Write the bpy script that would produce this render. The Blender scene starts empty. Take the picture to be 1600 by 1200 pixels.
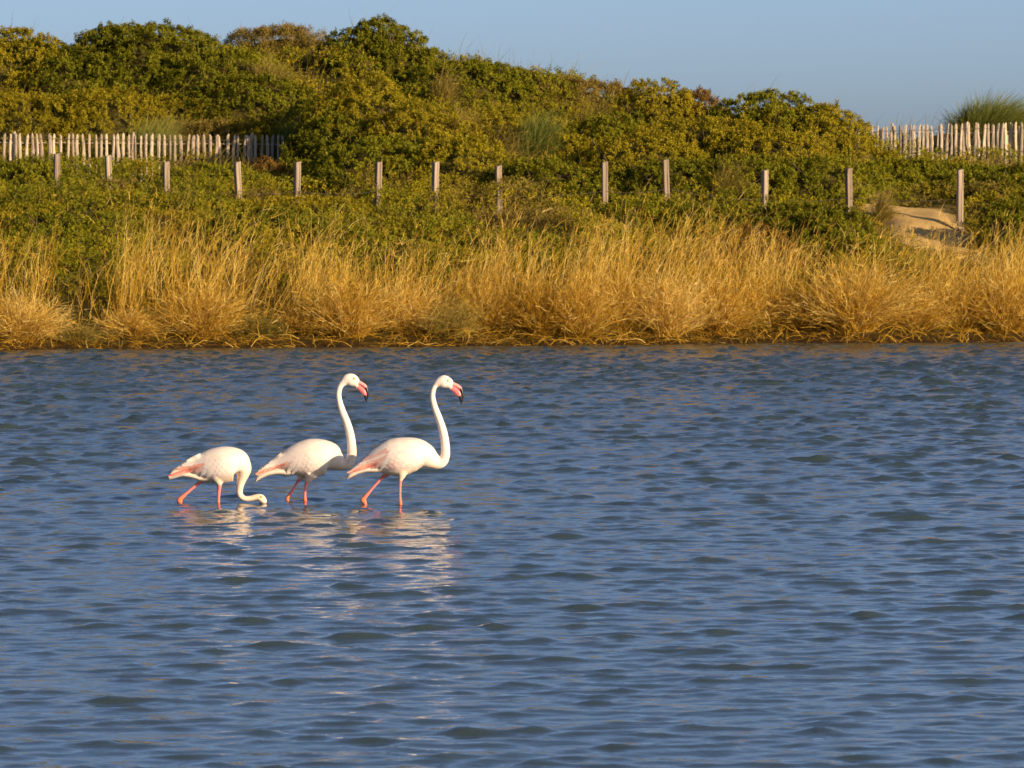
import bpy, math
import numpy as np
from mathutils import Vector, Matrix
from mathutils.kdtree import KDTree
from mathutils.bvhtree import BVHTree

# ------------------------------------------------------------------ camera
scene = bpy.context.scene
C = scene.collection
CAM_H = 3.0
F = 200.0 / 36.0 * 1600.0          # focal length in photograph pixels
HOR = 230.0                        # photograph row of the horizon
cam_data = bpy.data.cameras.new('camera')
cam_data.lens = 200.0
cam_data.sensor_width = 36.0
cam_data.clip_start = 0.5
cam_data.clip_end = 20000.0
cam_data.dof.use_dof = True
cam_data.dof.focus_distance = 50.0
cam_data.dof.aperture_fstop = 13.0
cam = bpy.data.objects.new('camera', cam_data)
C.objects.link(cam)
cam.location = (0, 0, CAM_H)
cam.rotation_euler = (math.radians(90) - math.atan((600.0 - HOR) / F), 0, 0)
scene.camera = cam

# ------------------------------------------------------------------ light
SUN_AZ = 130.0                     # compass degrees from +Y, clockwise
SUN_EL = 15.0
world = bpy.data.worlds.new('World')
scene.world = world
world.use_nodes = True
wn = world.node_tree
wn.nodes.clear()
sky = wn.nodes.new('ShaderNodeTexSky')
sky.sky_type = 'NISHITA'
sky.sun_disc = False
sky.sun_elevation = math.radians(SUN_EL)
sky.sun_rotation = math.radians(SUN_AZ)
sky.altitude = 0.0
sky.air_density = 0.32
sky.dust_density = 0.9
sky.ozone_density = 1.1
bg = wn.nodes.new('ShaderNodeBackground')
bg.inputs['Strength'].default_value = 0.100
wo = wn.nodes.new('ShaderNodeOutputWorld')
wn.links.new(sky.outputs[0], bg.inputs[0])
wn.links.new(bg.outputs[0], wo.inputs[0])

sun_data = bpy.data.lights.new('sun', 'SUN')
sun_data.energy = 5.0
sun_data.angle = math.radians(0.53)
sun_data.color = (1.0, 0.74, 0.44)
sun = bpy.data.objects.new('sun', sun_data)
C.objects.link(sun)
az, el = math.radians(SUN_AZ), math.radians(SUN_EL)
to_sun = Vector((math.sin(az) * math.cos(el), math.cos(az) * math.cos(el), math.sin(el)))
sun.rotation_euler = to_sun.to_track_quat('Z', 'Y').to_euler()
sun.location = (60, -20, 40)

vs = scene.view_settings
vs.view_transform = 'Standard'
vs.look = 'None'
vs.exposure = 0.5
vs.gamma = 1.0
vs.use_curve_mapping = False

rng = np.random.default_rng(7)

# ------------------------------------------------------------------ helpers
def tag(o, label=None, cat=None, group=None, kind=None):
    if label: o['label'] = label
    if cat: o['category'] = cat
    if group: o['group'] = group
    if kind: o['kind'] = kind
    return o

def empty(name, loc, parent=None):
    o = bpy.data.objects.new(name, None)
    C.objects.link(o)
    o.location = loc
    o.empty_display_size = 0.1
    o.parent = parent
    return o

def mesh_from(name, verts, faces, mat=None, tint=None, smooth=False, col=None):
    """faces: (n,3) or (n,4) integer array"""
    verts = np.ascontiguousarray(verts, dtype=np.float32)
    faces = np.ascontiguousarray(faces, dtype=np.int32)
    me = bpy.data.meshes.new(name)
    nf, k = faces.shape
    me.vertices.add(len(verts))
    me.vertices.foreach_set('co', verts.ravel())
    me.loops.add(nf * k)
    me.loops.foreach_set('vertex_index', faces.ravel())
    me.polygons.add(nf)
    me.polygons.foreach_set('loop_start', np.arange(0, nf * k, k, dtype=np.int32))
    me.update(calc_edges=True)
    if smooth:
        me.polygons.foreach_set('use_smooth', np.ones(nf, dtype=bool))
    if tint is not None:
        a = me.attributes.new('tint', 'FLOAT', 'POINT')
        a.data.foreach_set('value', np.ascontiguousarray(tint, dtype=np.float32))
    if col is not None:
        a = me.attributes.new('col', 'FLOAT_COLOR', 'POINT')
        c4 = np.ones((len(verts), 4), dtype=np.float32); c4[:, :3] = col
        a.data.foreach_set('color', c4.ravel())
    if mat: me.materials.append(mat)
    return me

def obj(name, me, parent=None, loc=(0, 0, 0)):
    o = bpy.data.objects.new(name, me)
    C.objects.link(o)
    o.parent = parent
    o.location = loc
    return o

def at(px, row, y):
    """photograph pixel at world depth y -> world point"""
    p = (600.0 - HOR) / F                        # tan of pitch
    u = (px - 800.0) / F; v = (600.0 - row) / F
    # camera frame -> world (pitch about x)
    cp = 1 / math.sqrt(1 + p * p); sp = p * cp
    dy = cp + v * sp; dz = -sp + v * cp
    s = y / dy
    return np.array([u * s, y, CAM_H + dz * s])

def _hash(ix, iy, iz, seed):
    h = (ix.astype(np.int64) * 374761393 + iy.astype(np.int64) * 668265263 + iz.astype(np.int64) * 2147483647 + seed * 974634777)
    h = (h ^ (h >> 13)) * 1274126177
    h = h ^ (h >> 16)
    return (h & 0xffff).astype(np.float64) / 65535.0

def noise3(x, y, z, seed=0):
    x, y, z = np.broadcast_arrays(np.asarray(x, float), np.asarray(y, float), np.asarray(z, float))
    ix, iy, iz = np.floor(x), np.floor(y), np.floor(z)
    fx, fy, fz = x - ix, y - iy, z - iz
    fx, fy, fz = [f * f * (3 - 2 * f) for f in (fx, fy, fz)]
    r = 0
    for a in (0, 1):
        for b in (0, 1):
            for c in (0, 1):
                w = (fx if a else 1 - fx) * (fy if b else 1 - fy) * (fz if c else 1 - fz)
                r = r + w * _hash(ix + a, iy + b, iz + c, seed)
    return r * 2 - 1

def noise2(x, y, seed=0):
    return noise3(x, y, np.zeros_like(np.asarray(x, float)) + 0.37, seed)

def fbm2(x, y, seed=0, oct=3):
    r = 0; a = 1.0; s = 0
    for i in range(oct):
        r = r + a * noise2(x * 2 ** i, y * 2 ** i, seed + i); s += a; a *= 0.5
    return r / s

# ------------------------------------------------------------------ materials
def nt(name):
    m = bpy.data.materials.new(name)
    m.use_nodes = True
    t = m.node_tree
    b = t.nodes['Principled BSDF']
    return m, t, b

def ramp(t, stops):
    r = t.nodes.new('ShaderNodeValToRGB')
    e = r.color_ramp.elements
    while len(e) < len(stops): e.new(0.5)
    for el_, (p, c) in zip(e, stops):
        el_.position = p; el_.color = (*c, 1)
    return r

def plant_mat(name, stops, trans=0.22, rough=0.75, spec=0.10):
    m, t, b = nt(name)
    at_ = t.nodes.new('ShaderNodeAttribute'); at_.attribute_name = 'tint'
    r = ramp(t, stops)
    t.links.new(at_.outputs['Fac'], r.inputs[0])
    t.links.new(r.outputs[0], b.inputs['Base Color'])
    b.inputs['Roughness'].default_value = rough
    b.inputs['Specular IOR Level'].default_value = spec
    tr = t.nodes.new('ShaderNodeBsdfTranslucent')
    t.links.new(r.outputs[0], tr.inputs[0])
    mx = t.nodes.new('ShaderNodeMixShader'); mx.inputs[0].default_value = trans
    out = t.nodes['Material Output']
    t.links.new(b.outputs[0], mx.inputs[1]); t.links.new(tr.outputs[0], mx.inputs[2])
    t.links.new(mx.outputs[0], out.inputs[0])
    return m

M = {}
M['dark'] = plant_mat('dark_green_leaf', [(0, (0.065, 0.080, 0.005)), (0.55, (0.155, 0.158, 0.009)), (1, (0.30, 0.26, 0.018))])
M['olive'] = plant_mat('olive_leaf', [(0, (0.14, 0.118, 0.006)), (0.5, (0.262, 0.222, 0.011)), (1, (0.46, 0.345, 0.025))])
M['mid'] = plant_mat('mid_green_leaf', [(0, (0.075, 0.092, 0.006)), (0.5, (0.18, 0.184, 0.010)), (1, (0.36, 0.30, 0.02))])
M['brown'] = plant_mat('brown_twiggy_leaf', [(0, (0.10, 0.075, 0.015)), (0.5, (0.21, 0.155, 0.03)), (1, (0.36, 0.26, 0.07))])
M['rust'] = plant_mat('rusty_leaf', [(0, (0.08, 0.05, 0.012)), (0.5, (0.18, 0.10, 0.02)), (1, (0.26, 0.17, 0.03))])
M['straw'] = plant_mat('dry_straw', [(0, (0.15, 0.075, 0.008)), (0.38, (0.47, 0.265, 0.022)), (0.72, (0.69, 0.455, 0.078)), (1, (0.78, 0.60, 0.22))], trans=0.28)
M['strawgreen'] = plant_mat('half_dry_grass', [(0, (0.10, 0.09, 0.018)), (0.5, (0.24, 0.19, 0.035)), (1, (0.42, 0.31, 0.08))], trans=0.3)
M['marram'] = plant_mat('marram_green', [(0, (0.08, 0.11, 0.02)), (0.5, (0.18, 0.21, 0.04)), (1, (0.34, 0.33, 0.08))], trans=0.3)

def bark_mat():
    m, t, b = nt('bark')
    n = t.nodes.new('ShaderNodeTexNoise'); n.inputs['Scale'].default_value = 30
    r = ramp(t, [(0.3, (0.05, 0.035, 0.02)), (0.7, (0.14, 0.10, 0.065))])
    t.links.new(n.outputs[0], r.inputs[0]); t.links.new(r.outputs[0], b.inputs['Base Color'])
    b.inputs['Roughness'].default_value = 0.85
    return m
M['bark'] = bark_mat()

def wood_mat(name, a, b_, c, zs=1.5):
    m, t, b = nt(name)
    tc = t.nodes.new('ShaderNodeTexCoord')
    oi = t.nodes.new('ShaderNodeObjectInfo')
    add = t.nodes.new('ShaderNodeVectorMath'); add.operation = 'ADD'
    mul = t.nodes.new('ShaderNodeVectorMath'); mul.operation = 'SCALE'; mul.inputs['Scale'].default_value = 37.0
    t.links.new(oi.outputs['Random'], mul.inputs[0])
    mp = t.nodes.new('ShaderNodeMapping'); mp.inputs['Scale'].default_value = (38, 38, zs)
    t.links.new(tc.outputs['Object'], add.inputs[0]); t.links.new(mul.outputs[0], add.inputs[1])
    t.links.new(add.outputs[0], mp.inputs[0])
    n = t.nodes.new('ShaderNodeTexNoise'); n.inputs['Scale'].default_value = 1.0; n.inputs['Detail'].default_value = 5
    t.links.new(mp.outputs[0], n.inputs['Vector'])
    r = ramp(t, [(0.28, a), (0.5, b_), (0.75, c)])
    t.links.new(n.outputs[0], r.inputs[0])
    hs = t.nodes.new('ShaderNodeHueSaturation')
    mr = t.nodes.new('ShaderNodeMapRange'); mr.inputs[3].default_value = 0.72; mr.inputs[4].default_value = 1.15
    t.links.new(oi.outputs['Random'], mr.inputs[0]); t.links.new(mr.outputs[0], hs.inputs['Value'])
    t.links.new(r.outputs[0], hs.inputs['Color'])
    t.links.new(hs.outputs[0], b.inputs['Base Color'])
    bp = t.nodes.new('ShaderNodeBump'); bp.inputs['Strength'].default_value = 0.5; bp.inputs['Distance'].default_value = 0.004
    t.links.new(n.outputs[0], bp.inputs['Height']); t.links.new(bp.outputs[0], b.inputs['Normal'])
    b.inputs['Roughness'].default_value = 0.8
    b.inputs['Specular IOR Level'].default_value = 0.15
    return m
M['post'] = wood_mat('weathered_post_wood', (0.17, 0.13, 0.095), (0.34, 0.27, 0.20), (0.47, 0.38, 0.29))
M['picket'] = wood_mat('split_chestnut_wood', (0.27, 0.21, 0.155), (0.50, 0.41, 0.31), (0.64, 0.54, 0.44), 4)

def simple_mat(name, colr, rough=0.6, metal=0.0):
    m, t, b = nt(name)
    n = t.nodes.new('ShaderNodeTexNoise'); n.inputs['Scale'].default_value = 25
    r = ramp(t, [(0.3, tuple(c * 0.8 for c in colr)), (0.7, tuple(min(1, c * 1.15) for c in colr))])
    t.links.new(n.outputs[0], r.inputs[0]); t.links.new(r.outputs[0], b.inputs['Base Color'])
    b.inputs['Roughness'].default_value = rough
    b.inputs['Metallic'].default_value = metal
    return m
M['wire'] = simple_mat('rusty_wire', (0.18, 0.14, 0.11), 0.6, 0.3)

# ------------------------------------------------------------------ terrain
def shore_y(x):
    xc = np.clip(x, -14, 14)
    return 86.0 + 0.25 * xc + 0.45 * noise2(xc * 0.45, xc * 0 + 3.1, 5) + 0.22 * noise2(xc * 1.7, xc * 0 + 7.1, 6)

PT = np.array([-60, -38, -12, -4, -1, 0, 0.25, 0.8, 2.2, 5, 11, 19])
PZ = np.array([-0.42, -0.40, -0.30, -0.16, -0.05, 0.0, 0.045, 0.13, 0.42, 0.95, 1.80, 2.45])
CX = np.array([-30, -10, -5, -2.5, 0, 1.3, 2.5, 5, 6.5, 8, 12, 30])
CZ = np.array([4.2, 4.4, 4.5, 4.5, 4.05, 3.75, 3.5, 3.2, 2.98, 3.15, 3.2, 3.2])
FX = np.array([-30, -10, -4, 0, 4, 7, 12, 30])      # ground height along the picket fences (y = 105)
FZ = np.array([2.35, 2.35, 2.45, 2.6, 2.75, 2.65, 2.65, 2.7])

def sand_mask(x, y):
    cx = 7.05 + 0.16 * (97 - y)
    rx = 0.92 + 0.18 * noise2(y * 1.3, y * 0 + 2.0, 21)
    a = 1 - np.abs(x - cx) / rx
    b = np.minimum((y - 93.2) / 1.0, (99.3 - y) / 0.8)
    return np.clip(np.minimum(a * 1.6, b), 0, 1)

def ground(x, y):
    x = np.asarray(x, float); y = np.asarray(y, float)
    t = y - shore_y(x)
    base = np.interp(t, PT, PZ)
    hf = np.interp(x, FX, FZ); hc = np.interp(x, CX, CZ)
    # from the post line up to the fence and the crest
    tp = np.clip((y - 98) / 7.0, 0, 1)
    up = 1.88 + (hf - 1.88) * tp
    tc_ = np.clip((y - 105) / 7.0, 0, 1); tc_ = tc_ * tc_ * (3 - 2 * tc_)
    up = up + (hc - hf) * tc_
    td = np.clip((y - 114) / 22.0, 0, 1); td = td * td * (3 - 2 * td)
    up = up * (1 - td) + 0.8 * td
    w = np.clip((t - 9) / 3.0, 0, 1); w = w * w * (3 - 2 * w)
    z = base * (1 - w) + up * w
    land = np.clip(t / 3.0, 0, 1) * np.clip((400 - np.abs(y)) / 200, 0, 1)
    z = z + land * (0.16 * noise2(x * 0.55, y * 0.4, 11) + 0.06 * noise2(x * 1.9, y * 1.6, 12))
    z = z + np.clip((t + 0.2) / 0.6, 0, 1) * 0.025 * noise2(x * 5, y * 5, 13) * (t < 60)
    s = sand_mask(x, y)
    z = z + s * s * (3 - 2 * s) * 0.17 * np.clip((y - 95.4) / 2.0, 0, 1) * np.clip((99.4 - y) / 1.4, 0, 1)
    z = z + s * (0.03 - 0.10 * np.exp(-((y - 95.2) / 0.5) ** 2)) + s * 0.03 * noise2(x * 3.2, y * 2.6, 14)
    return z

# ------------------------------------------------------------------ where the bushes grow (px, top row, width px, depth, kind, label)
SHRUBS = [
 # ridge
 (25, 36, 190, 111.0, 'olive', 'olive bush on the ridge left of the dark domed bush', None),
 (112, 66, 160, 110.5, 'dark', 'low dark green shoulder bush on the ridge joining the largest dome', None),
 (228, 24, 255, 111.0, 'dark', 'largest dark green domed bush on the left of the ridge', None),
 (345, 68, 190, 110.0, 'mid', 'spreading green bush sloping down beside the largest dome', None),
 (438, 32, 180, 114.5, 'brown', 'brownish twiggy bush on the skyline between two dark domes', None),
 (590, 22, 165, 112.0, 'dark', 'tall rounded dark bush alone on the ridge beside the brownish twiggy bush', None),
 (655, 68, 120, 111.5, 'dark', 'small dark bush at the foot of the tall rounded ridge bush', None),
 (740, 86, 200, 110.5, 'mid', 'long low green bush on the ridge right of the tall rounded bush', None),
 (822, 102, 150, 110.5, 'mid', 'small green bush where the ridge begins to fall away', None),
 (905, 118, 190, 111.0, 'brown', 'low brownish bush in the dip of the ridge', None),
 (1025, 112, 150, 106.5, 'olive', 'olive bush with leafy shoots on the skyline hump', None),
 (1088, 128, 110, 107.0, 'rust', 'reddish bush on the skyline hump beside leafy shoots', None),
 (1200, 132, 220, 104.5, 'mid', 'wide green bush with upright shoots crowning the hump', None),
 (1285, 156, 160, 104.0, 'olive', 'olive bush ending the hump beside the picket fence', None),
 # between ridge and left fence
 (50, 138, 210, 108.0, 'olive', 'olive thicket above the picket fence under the ridge', None),
 (160, 128, 190, 108.0, 'olive', 'olive thicket with brown patches below the largest dark dome', None),
 (285, 140, 150, 108.5, 'olive', 'yellowish thicket behind the green grass tuft at the fence', None),
 (395, 108, 200, 108.5, 'dark', 'dark thicket below the brownish twiggy skyline bush', None),
 (330, 178, 120, 106.6, 'brown', 'brown dry bush just behind the picket fence', None),
 (395, 176, 90, 106.4, 'olive', 'yellow bush behind the picket fence near its shaded end', None),
 # middle mound
 (565, 104, 200, 104.5, 'olive', 'highest olive mound in front of the tall rounded bush', None),
 (490, 140, 130, 106.5, 'mid', 'green bush filling the hollow behind the end of the picket fence', None),
 (518, 166, 160, 103.6, 'dark', 'dark bush hiding the end of the picket fence', None),
 (655, 150, 190, 103.0, 'olive', 'olive mound on the shoulder of the highest mound', None),
 (595, 200, 240, 101.0, 'mid', 'wide green bush behind the posts below the highest olive mound', None),
 (720, 205, 200, 100.5, 'olive', 'yellowish bush running down behind the middle posts', None),
 (770, 160, 180, 105.5, 'olive', 'pale olive bush with dry grass in the middle of the slope', None),
 (880, 175, 170, 104.5, 'olive', 'olive bush beside the soft green tuft on the upper slope', None),
 (850, 240, 190, 99.2, 'dark', 'low dark rounded bush between two widely spaced posts', None),
 (960, 165, 150, 104.5, 'mid', 'green bush at the left foot of the hump', None),
 (1000, 190, 200, 101.5, 'olive', 'olive bush in front of the hump above the posts', None),
 (1105, 172, 220, 102.5, 'olive', 'broad olive bush covering the face of the hump', None),
 (1215, 186, 210, 101.8, 'olive', 'yellow olive bush covering the right face of the hump', None),
 (1320, 196, 150, 102.5, 'olive', 'olive bush spreading to the start of the far picket fence', None),
 (1060, 236, 190, 99.5, 'dark', 'dark low bush behind the post at the foot of the hump', None),
 (1170, 232, 180, 99.5, 'mid', 'green low bush between posts at the foot of the hump', None),
 (1290, 236, 210, 99.5, 'mid', 'green low bush behind the post nearest the sand on its hump side', None),
 (1410, 238, 190, 100.8, 'mid', 'low green bush above the bare sand patch', None),
 (1520, 246, 180, 100.6, 'mid', 'low green bush above the post in bare sand', None),
 (1600, 250, 160, 100.0, 'dark', 'dark green bush under the far end of the picket fence', None),
 (1428, 262, 110, 101.2, 'olive', 'small olive bush at the upper edge of the sand', None),
 (1580, 300, 100, 95.4, 'dark', 'dark bush shading the right side of the sand patch', None),
 (1640, 300, 130, 95.6, 'dark', 'dark bush behind the one shading the sand', None),
 # under the left fence, among the posts
 (40, 238, 150, 101.5, 'mid', 'mossy green mound in front of the picket fence', None),
 (330, 246, 170, 101.5, 'mid', 'green bush at the foot of the picket fence between posts', None),
 (412, 240, 80, 102.2, 'rust', 'small rust-coloured bush in front of the fence end', None),
 (160, 276, 180, 99.0, 'brown', 'brownish low bush between the first two posts', None),
 (470, 300, 210, 96.5, 'olive', 'yellowish low bush below the post beside the fence end', None),
 (300, 300, 180, 96.5, 'mid', 'green low bush below the posts in front of the picket fence', None),
 # lower slope behind the dry grass
 (410, 316, 180, 93.0, 'dark', 'darkest bush behind the dry reeds in front of the posts', None),
 (520, 340, 150, 92.5, 'mid', 'green bush among dry reeds next to the darkest bush', None),
 (120, 322, 240, 93.5, 'mid', 'large green bush behind a gap in the dry grass', None),
 (130, 385, 190, 90.0, 'mid', 'green bush hanging down to the bank in the gap of the dry grass', None),
 (20, 330, 150, 94.0, 'olive', 'olive bush behind the dry grass where the bank is lowest', None),
 (240, 320, 150, 94.5, 'olive', 'yellow bush behind the tall straw stalks', None),
 (640, 335, 200, 93.5, 'olive', 'olive low bush behind the dry grass in the middle', None),
 (690, 372, 110, 91.0, 'olive', 'yellow green bush in the dry grass in the middle', None),
 (850, 322, 220, 94.5, 'brown', 'greyish brown low bush below the widely spaced posts', None),
 (800, 350, 190, 92.0, 'mid', 'green bush hidden among dry reeds in the middle', None),
 (1010, 300, 200, 95.5, 'mid', 'green low bush with reeds in front at the foot of the hump', None),
 (1130, 308, 200, 95.0, 'mid', 'green low bush with dry twigs below the hump', None),
 (1235, 308, 180, 94.6, 'dark', 'dark green bush between posts left of the sand', None),
 (1300, 318, 150, 94.0, 'dark', 'dark green bush at the left edge of the sand', None),
 (1180, 345, 140, 92.0, 'rust', 'rust green bush just behind the dry grass dome', None),
 (1348, 356, 80, 92.5, 'mid', 'green bush on the sand edge behind the largest grass dome', None),
 (95, 428, 110, 88.2, 'mid', 'low green bush at the bank between the broad straw clump and the rounded dome', None),
 (432, 440, 90, 89.2, 'dark', 'small dark bush in a gap of the dry grass below the darkest bush', None),
 (610, 425, 90, 89.6, 'mid', 'small green bush in a gap of the dry grass near the thin patch', None),
 (725, 430, 90, 89.8, 'mid', 'small green bush at the thin patch of the reeds', None),
 (1228, 425, 90, 91.0, 'dark', 'small dark bush at the left foot of the largest grass dome', None),
 (1425, 395, 90, 92.0, 'mid', 'small green bush under the sand behind the low straw clump', None),
]

base_ground = ground
HUM = []
for (cx_, top_, w_, y_, kind_, lab_, grp_) in SHRUBS:
    p_ = at(cx_, top_, y_); h_ = max(0.35, p_[2] - float(base_ground(p_[0], y_)))
    rx_ = w_ / F * y_ * 0.5 * 1.14
    HUM.append((p_[0], y_, rx_ * 0.88, rx_ * 0.8 * 0.88, 0.76 * (h_ - 0.14)))

def ground(x, y):
    """sand piles up under every bush into a hummock"""
    x = np.asarray(x, float); y = np.asarray(y, float)
    g = base_ground(x, y)
    H = np.zeros_like(g)
    for (hx, hy, ra, rb, hh) in HUM:
        r2 = ((x - hx) / ra) ** 2 + ((y - hy) / rb) ** 2
        H = np.maximum(H, hh * np.clip(1 - r2, 0, 1) ** 0.7)
    return g + H * (1 - np.clip(sand_mask(x, y) * 2, 0, 1))

def axis(lo, hi, step, far, grow=1.35):
    a = list(np.arange(lo, hi + step * 0.5, step))
    s = step; v = a[-1]
    while v < far[1]:
        s *= grow; v += s; a.append(v)
    s = step; v = a[0]
    while v > far[0]:
        s *= grow; v -= s; a.insert(0, v)
    return np.array(a)

def grid_mesh(name, xs, ys, zf, mat):
    X, Y = np.meshgrid(xs, ys)
    Z = zf(X, Y)
    v = np.stack([X, Y, Z], -1).reshape(-1, 3)
    nx = len(xs); ny = len(ys)
    i = np.arange(ny - 1)[:, None] * nx + np.arange(nx - 1)[None]
    f = np.stack([i, i + 1, i + 1 + nx, i + nx], -1).reshape(-1, 4)
    return mesh_from(name, v, f, mat, smooth=True)

def dune_mat():
    m, t, b = nt('dune_sand_and_litter')
    tc = t.nodes.new('ShaderNodeTexCoord')
    at_ = t.nodes.new('ShaderNodeAttribute'); at_.attribute_name = 'tint'
    n1 = t.nodes.new('ShaderNodeTexNoise'); n1.inputs['Scale'].default_value = 9; n1.inputs['Detail'].default_value = 8; n1.inputs['Roughness'].default_value = 0.7
    n2 = t.nodes.new('ShaderNodeTexNoise'); n2.inputs['Scale'].default_value = 55; n2.inputs['Detail'].default_value = 4
    t.links.new(tc.outputs['Object'], n1.inputs[0]); t.links.new(tc.outputs['Object'], n2.inputs[0])
    sand = ramp(t, [(0.3, (0.48, 0.32, 0.12)), (0.6, (0.62, 0.43, 0.18)), (0.8, (0.66, 0.48, 0.23))])
    litter = ramp(t, [(0.3, (0.035, 0.030, 0.008)), (0.55, (0.085, 0.072, 0.016)), (0.75, (0.17, 0.125, 0.03))])
    mud = ramp(t, [(0.3, (0.028, 0.017, 0.008)), (0.7, (0.085, 0.05, 0.02))])
    t.links.new(n1.outputs[0], sand.inputs[0]); t.links.new(n1.outputs[0], litter.inputs[0]); t.links.new(n1.outputs[0], mud.inputs[0])
    # tint: 0 mud, 0.5 litter, 1 bare sand
    m1 = t.nodes.new('ShaderNodeMix'); m1.data_type = 'RGBA'
    m2 = t.nodes.new('ShaderNodeMix'); m2.data_type = 'RGBA'
    r1 = t.nodes.new('ShaderNodeMapRange'); r1.inputs[1].default_value = 0.0; r1.inputs[2].default_value = 0.5
    r2 = t.nodes.new('ShaderNodeMapRange'); r2.inputs[1].default_value = 0.5; r2.inputs[2].default_value = 1.0
    t.links.new(at_.outputs['Fac'], r1.inputs[0]); t.links.new(at_.outputs['Fac'], r2.inputs[0])
    t.links.new(r1.outputs[0], m1.inputs[0]); t.links.new(mud.outputs[0], m1.inputs[6]); t.links.new(litter.outputs[0], m1.inputs[7])
    t.links.new(r2.outputs[0], m2.inputs[0]); t.links.new(m1.outputs[2], m2.inputs[6]); t.links.new(sand.outputs[0], m2.inputs[7])
    t.links.new(m2.outputs[2], b.inputs['Base Color'])
    bp = t.nodes.new('ShaderNodeBump'); bp.inputs['Strength'].default_value = 0.6; bp.inputs['Distance'].default_value = 0.02
    t.links.new(n2.outputs[0], bp.inputs['Height']); t.links.new(bp.outputs[0], b.inputs['Normal'])
    b.inputs['Roughness'].default_value = 0.9
    b.inputs['Specular IOR Level'].default_value = 0.05
    return m

xs = axis(-14, 14, 0.18, (-3000, 3000), 1.4)
ys = axis(82.0, 120, 0.18, (-200, 4000), 1.4)
me = grid_mesh('dune', xs, ys, ground, dune_mat())
X, Y = np.meshgrid(xs, ys)
T = Y - shore_y(X)
tn = np.clip(T / 1.2, 0, 1) * 0.5 + 0.5 * np.clip(sand_mask(X, Y) * 1.8 + 0.25 * noise2(X * 4, Y * 4, 31) * (sand_mask(X, Y) > 0), 0, 1)
tn = np.where((Y > 135) | (np.abs(X) > 60), 0.9, tn)
me.attributes.new('tint', 'FLOAT', 'POINT').data.foreach_set('value', tn.astype(np.float32).ravel())
dune = obj('dune', me)
tag(dune, kind='structure')

# ------------------------------------------------------------------ water
LEG_SPOTS = [(px_ / F * y_ - 800 / F * y_, y_ + dy_) for px_, y_, dy_ in ((625, 47.7, -.05), (566, 47.7, .05), (476, 48.18, -.05), (448, 48.18, .05), (341, 47.9, -.05), (279, 47.9, .05), (412, 47.9, 0.0))]
def water_field(L=26.0, N=640, seed=3, wl=0.62, cut=0.028, spread=2.4):
    r = np.random.default_rng(seed)
    k1 = np.fft.fftfreq(N, L / N) * 2 * np.pi
    KX, KY = np.meshgrid(k1, k1)
    K = np.sqrt(KX ** 2 + KY ** 2); K[0, 0] = 1e-6
    lam = 2 * np.pi / K
    kp = 2 * np.pi / wl
    S = np.exp(-0.75 * (kp / K) ** 2) * (K / kp) ** -3.3
    S *= np.exp(-(K * cut) ** 2)
    th = np.arctan2(KX, -KY) - math.radians(12)
    D = np.abs(np.cos(th)) ** spread * 0.93 + 0.07
    D = np.where(np.cos(th) < 0, D * 0.35, D)
    amp = np.sqrt(S * D)
    amp[0, 0] = 0
    ph = (r.normal(size=K.shape) + 1j * r.normal(size=K.shape)) * amp
    h = np.fft.ifft2(ph).real
    sc = 1.0 / h.std()
    dx = np.fft.ifft2(-1j * KX / K * ph).real * sc
    dy = np.fft.ifft2(-1j * KY / K * ph).real * sc
    return h * sc, dx, dy

WL = 26.0
WH, WDX, WDY = water_field(WL)
SH, SDX, SDY = water_field(WL, 640, 8, 0.34, 0.022, 1.2)
def wsample(A, x, y):
    N = A.shape[0]
    u = (x / WL * N) % N; v = (y / WL * N) % N
    i = np.floor(u).astype(int); j = np.floor(v).astype(int)
    fu = u - i; fv = v - j; fu = fu * fu * (3 - 2 * fu) * 0.5 + fu * 0.5; fv = fv * fv * (3 - 2 * fv) * 0.5 + fv * 0.5
    i1 = (i + 1) % N; j1 = (j + 1) % N; i %= N; j %= N
    return A[j, i] * (1 - fu) * (1 - fv) + A[j, i1] * fu * (1 - fv) + A[j1, i] * (1 - fu) * fv + A[j1, i1] * fu * fv

def peak(h):
    # wind chop: mostly low ripples with scattered steeper crests
    hc = np.clip(h, -1.6, 2.6)
    return np.where(hc > 0, hc * (0.45 + 0.42 * hc), hc * 0.40)

def water_mat():
    m, t, b = nt('lagoon_water')
    b.inputs['Base Color'].default_value = (0.044, 0.068, 0.070, 1)
    b.inputs['IOR'].default_value = 1.333
    tc = t.nodes.new('ShaderNodeTexCoord')
    # capillary ripples too fine for the mesh: rougher on the wind-ruffled open side by the dune
    sx = t.nodes.new('ShaderNodeSeparateXYZ'); t.links.new(tc.outputs['Object'], sx.inputs[0])
    mr = t.nodes.new('ShaderNodeMapRange')
    for q_, v_ in ((1, 28.0), (2, 80.0), (3, 0.02), (4, 0.14)): mr.inputs[q_].default_value = v_
    t.links.new(sx.outputs[1], mr.inputs[0]); t.links.new(mr.outputs[0], b.inputs['Roughness'])
    mp = t.nodes.new('ShaderNodeMapping'); mp.inputs['Scale'].default_value = (6.5, 13.0, 1)
    mp.inputs['Rotation'].default_value = (0, 0, 0.15)
    n = t.nodes.new('ShaderNodeTexNoise'); n.inputs['Scale'].default_value = 1.3; n.inputs['Detail'].default_value = 3; n.inputs['Roughness'].default_value = 0.55; n.inputs['Distortion'].default_value = 0.4
    t.links.new(tc.outputs['Object'], mp.inputs[0]); t.links.new(mp.outputs[0], n.inputs[0])
    bp = t.nodes.new('ShaderNodeBump'); bp.inputs['Strength'].default_value = 1.0; bp.inputs['Distance'].default_value = 0.0032
    t.links.new(n.outputs[0], bp.inputs['Height']); t.links.new(bp.outputs[0], b.inputs['Normal'])
    return m

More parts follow.
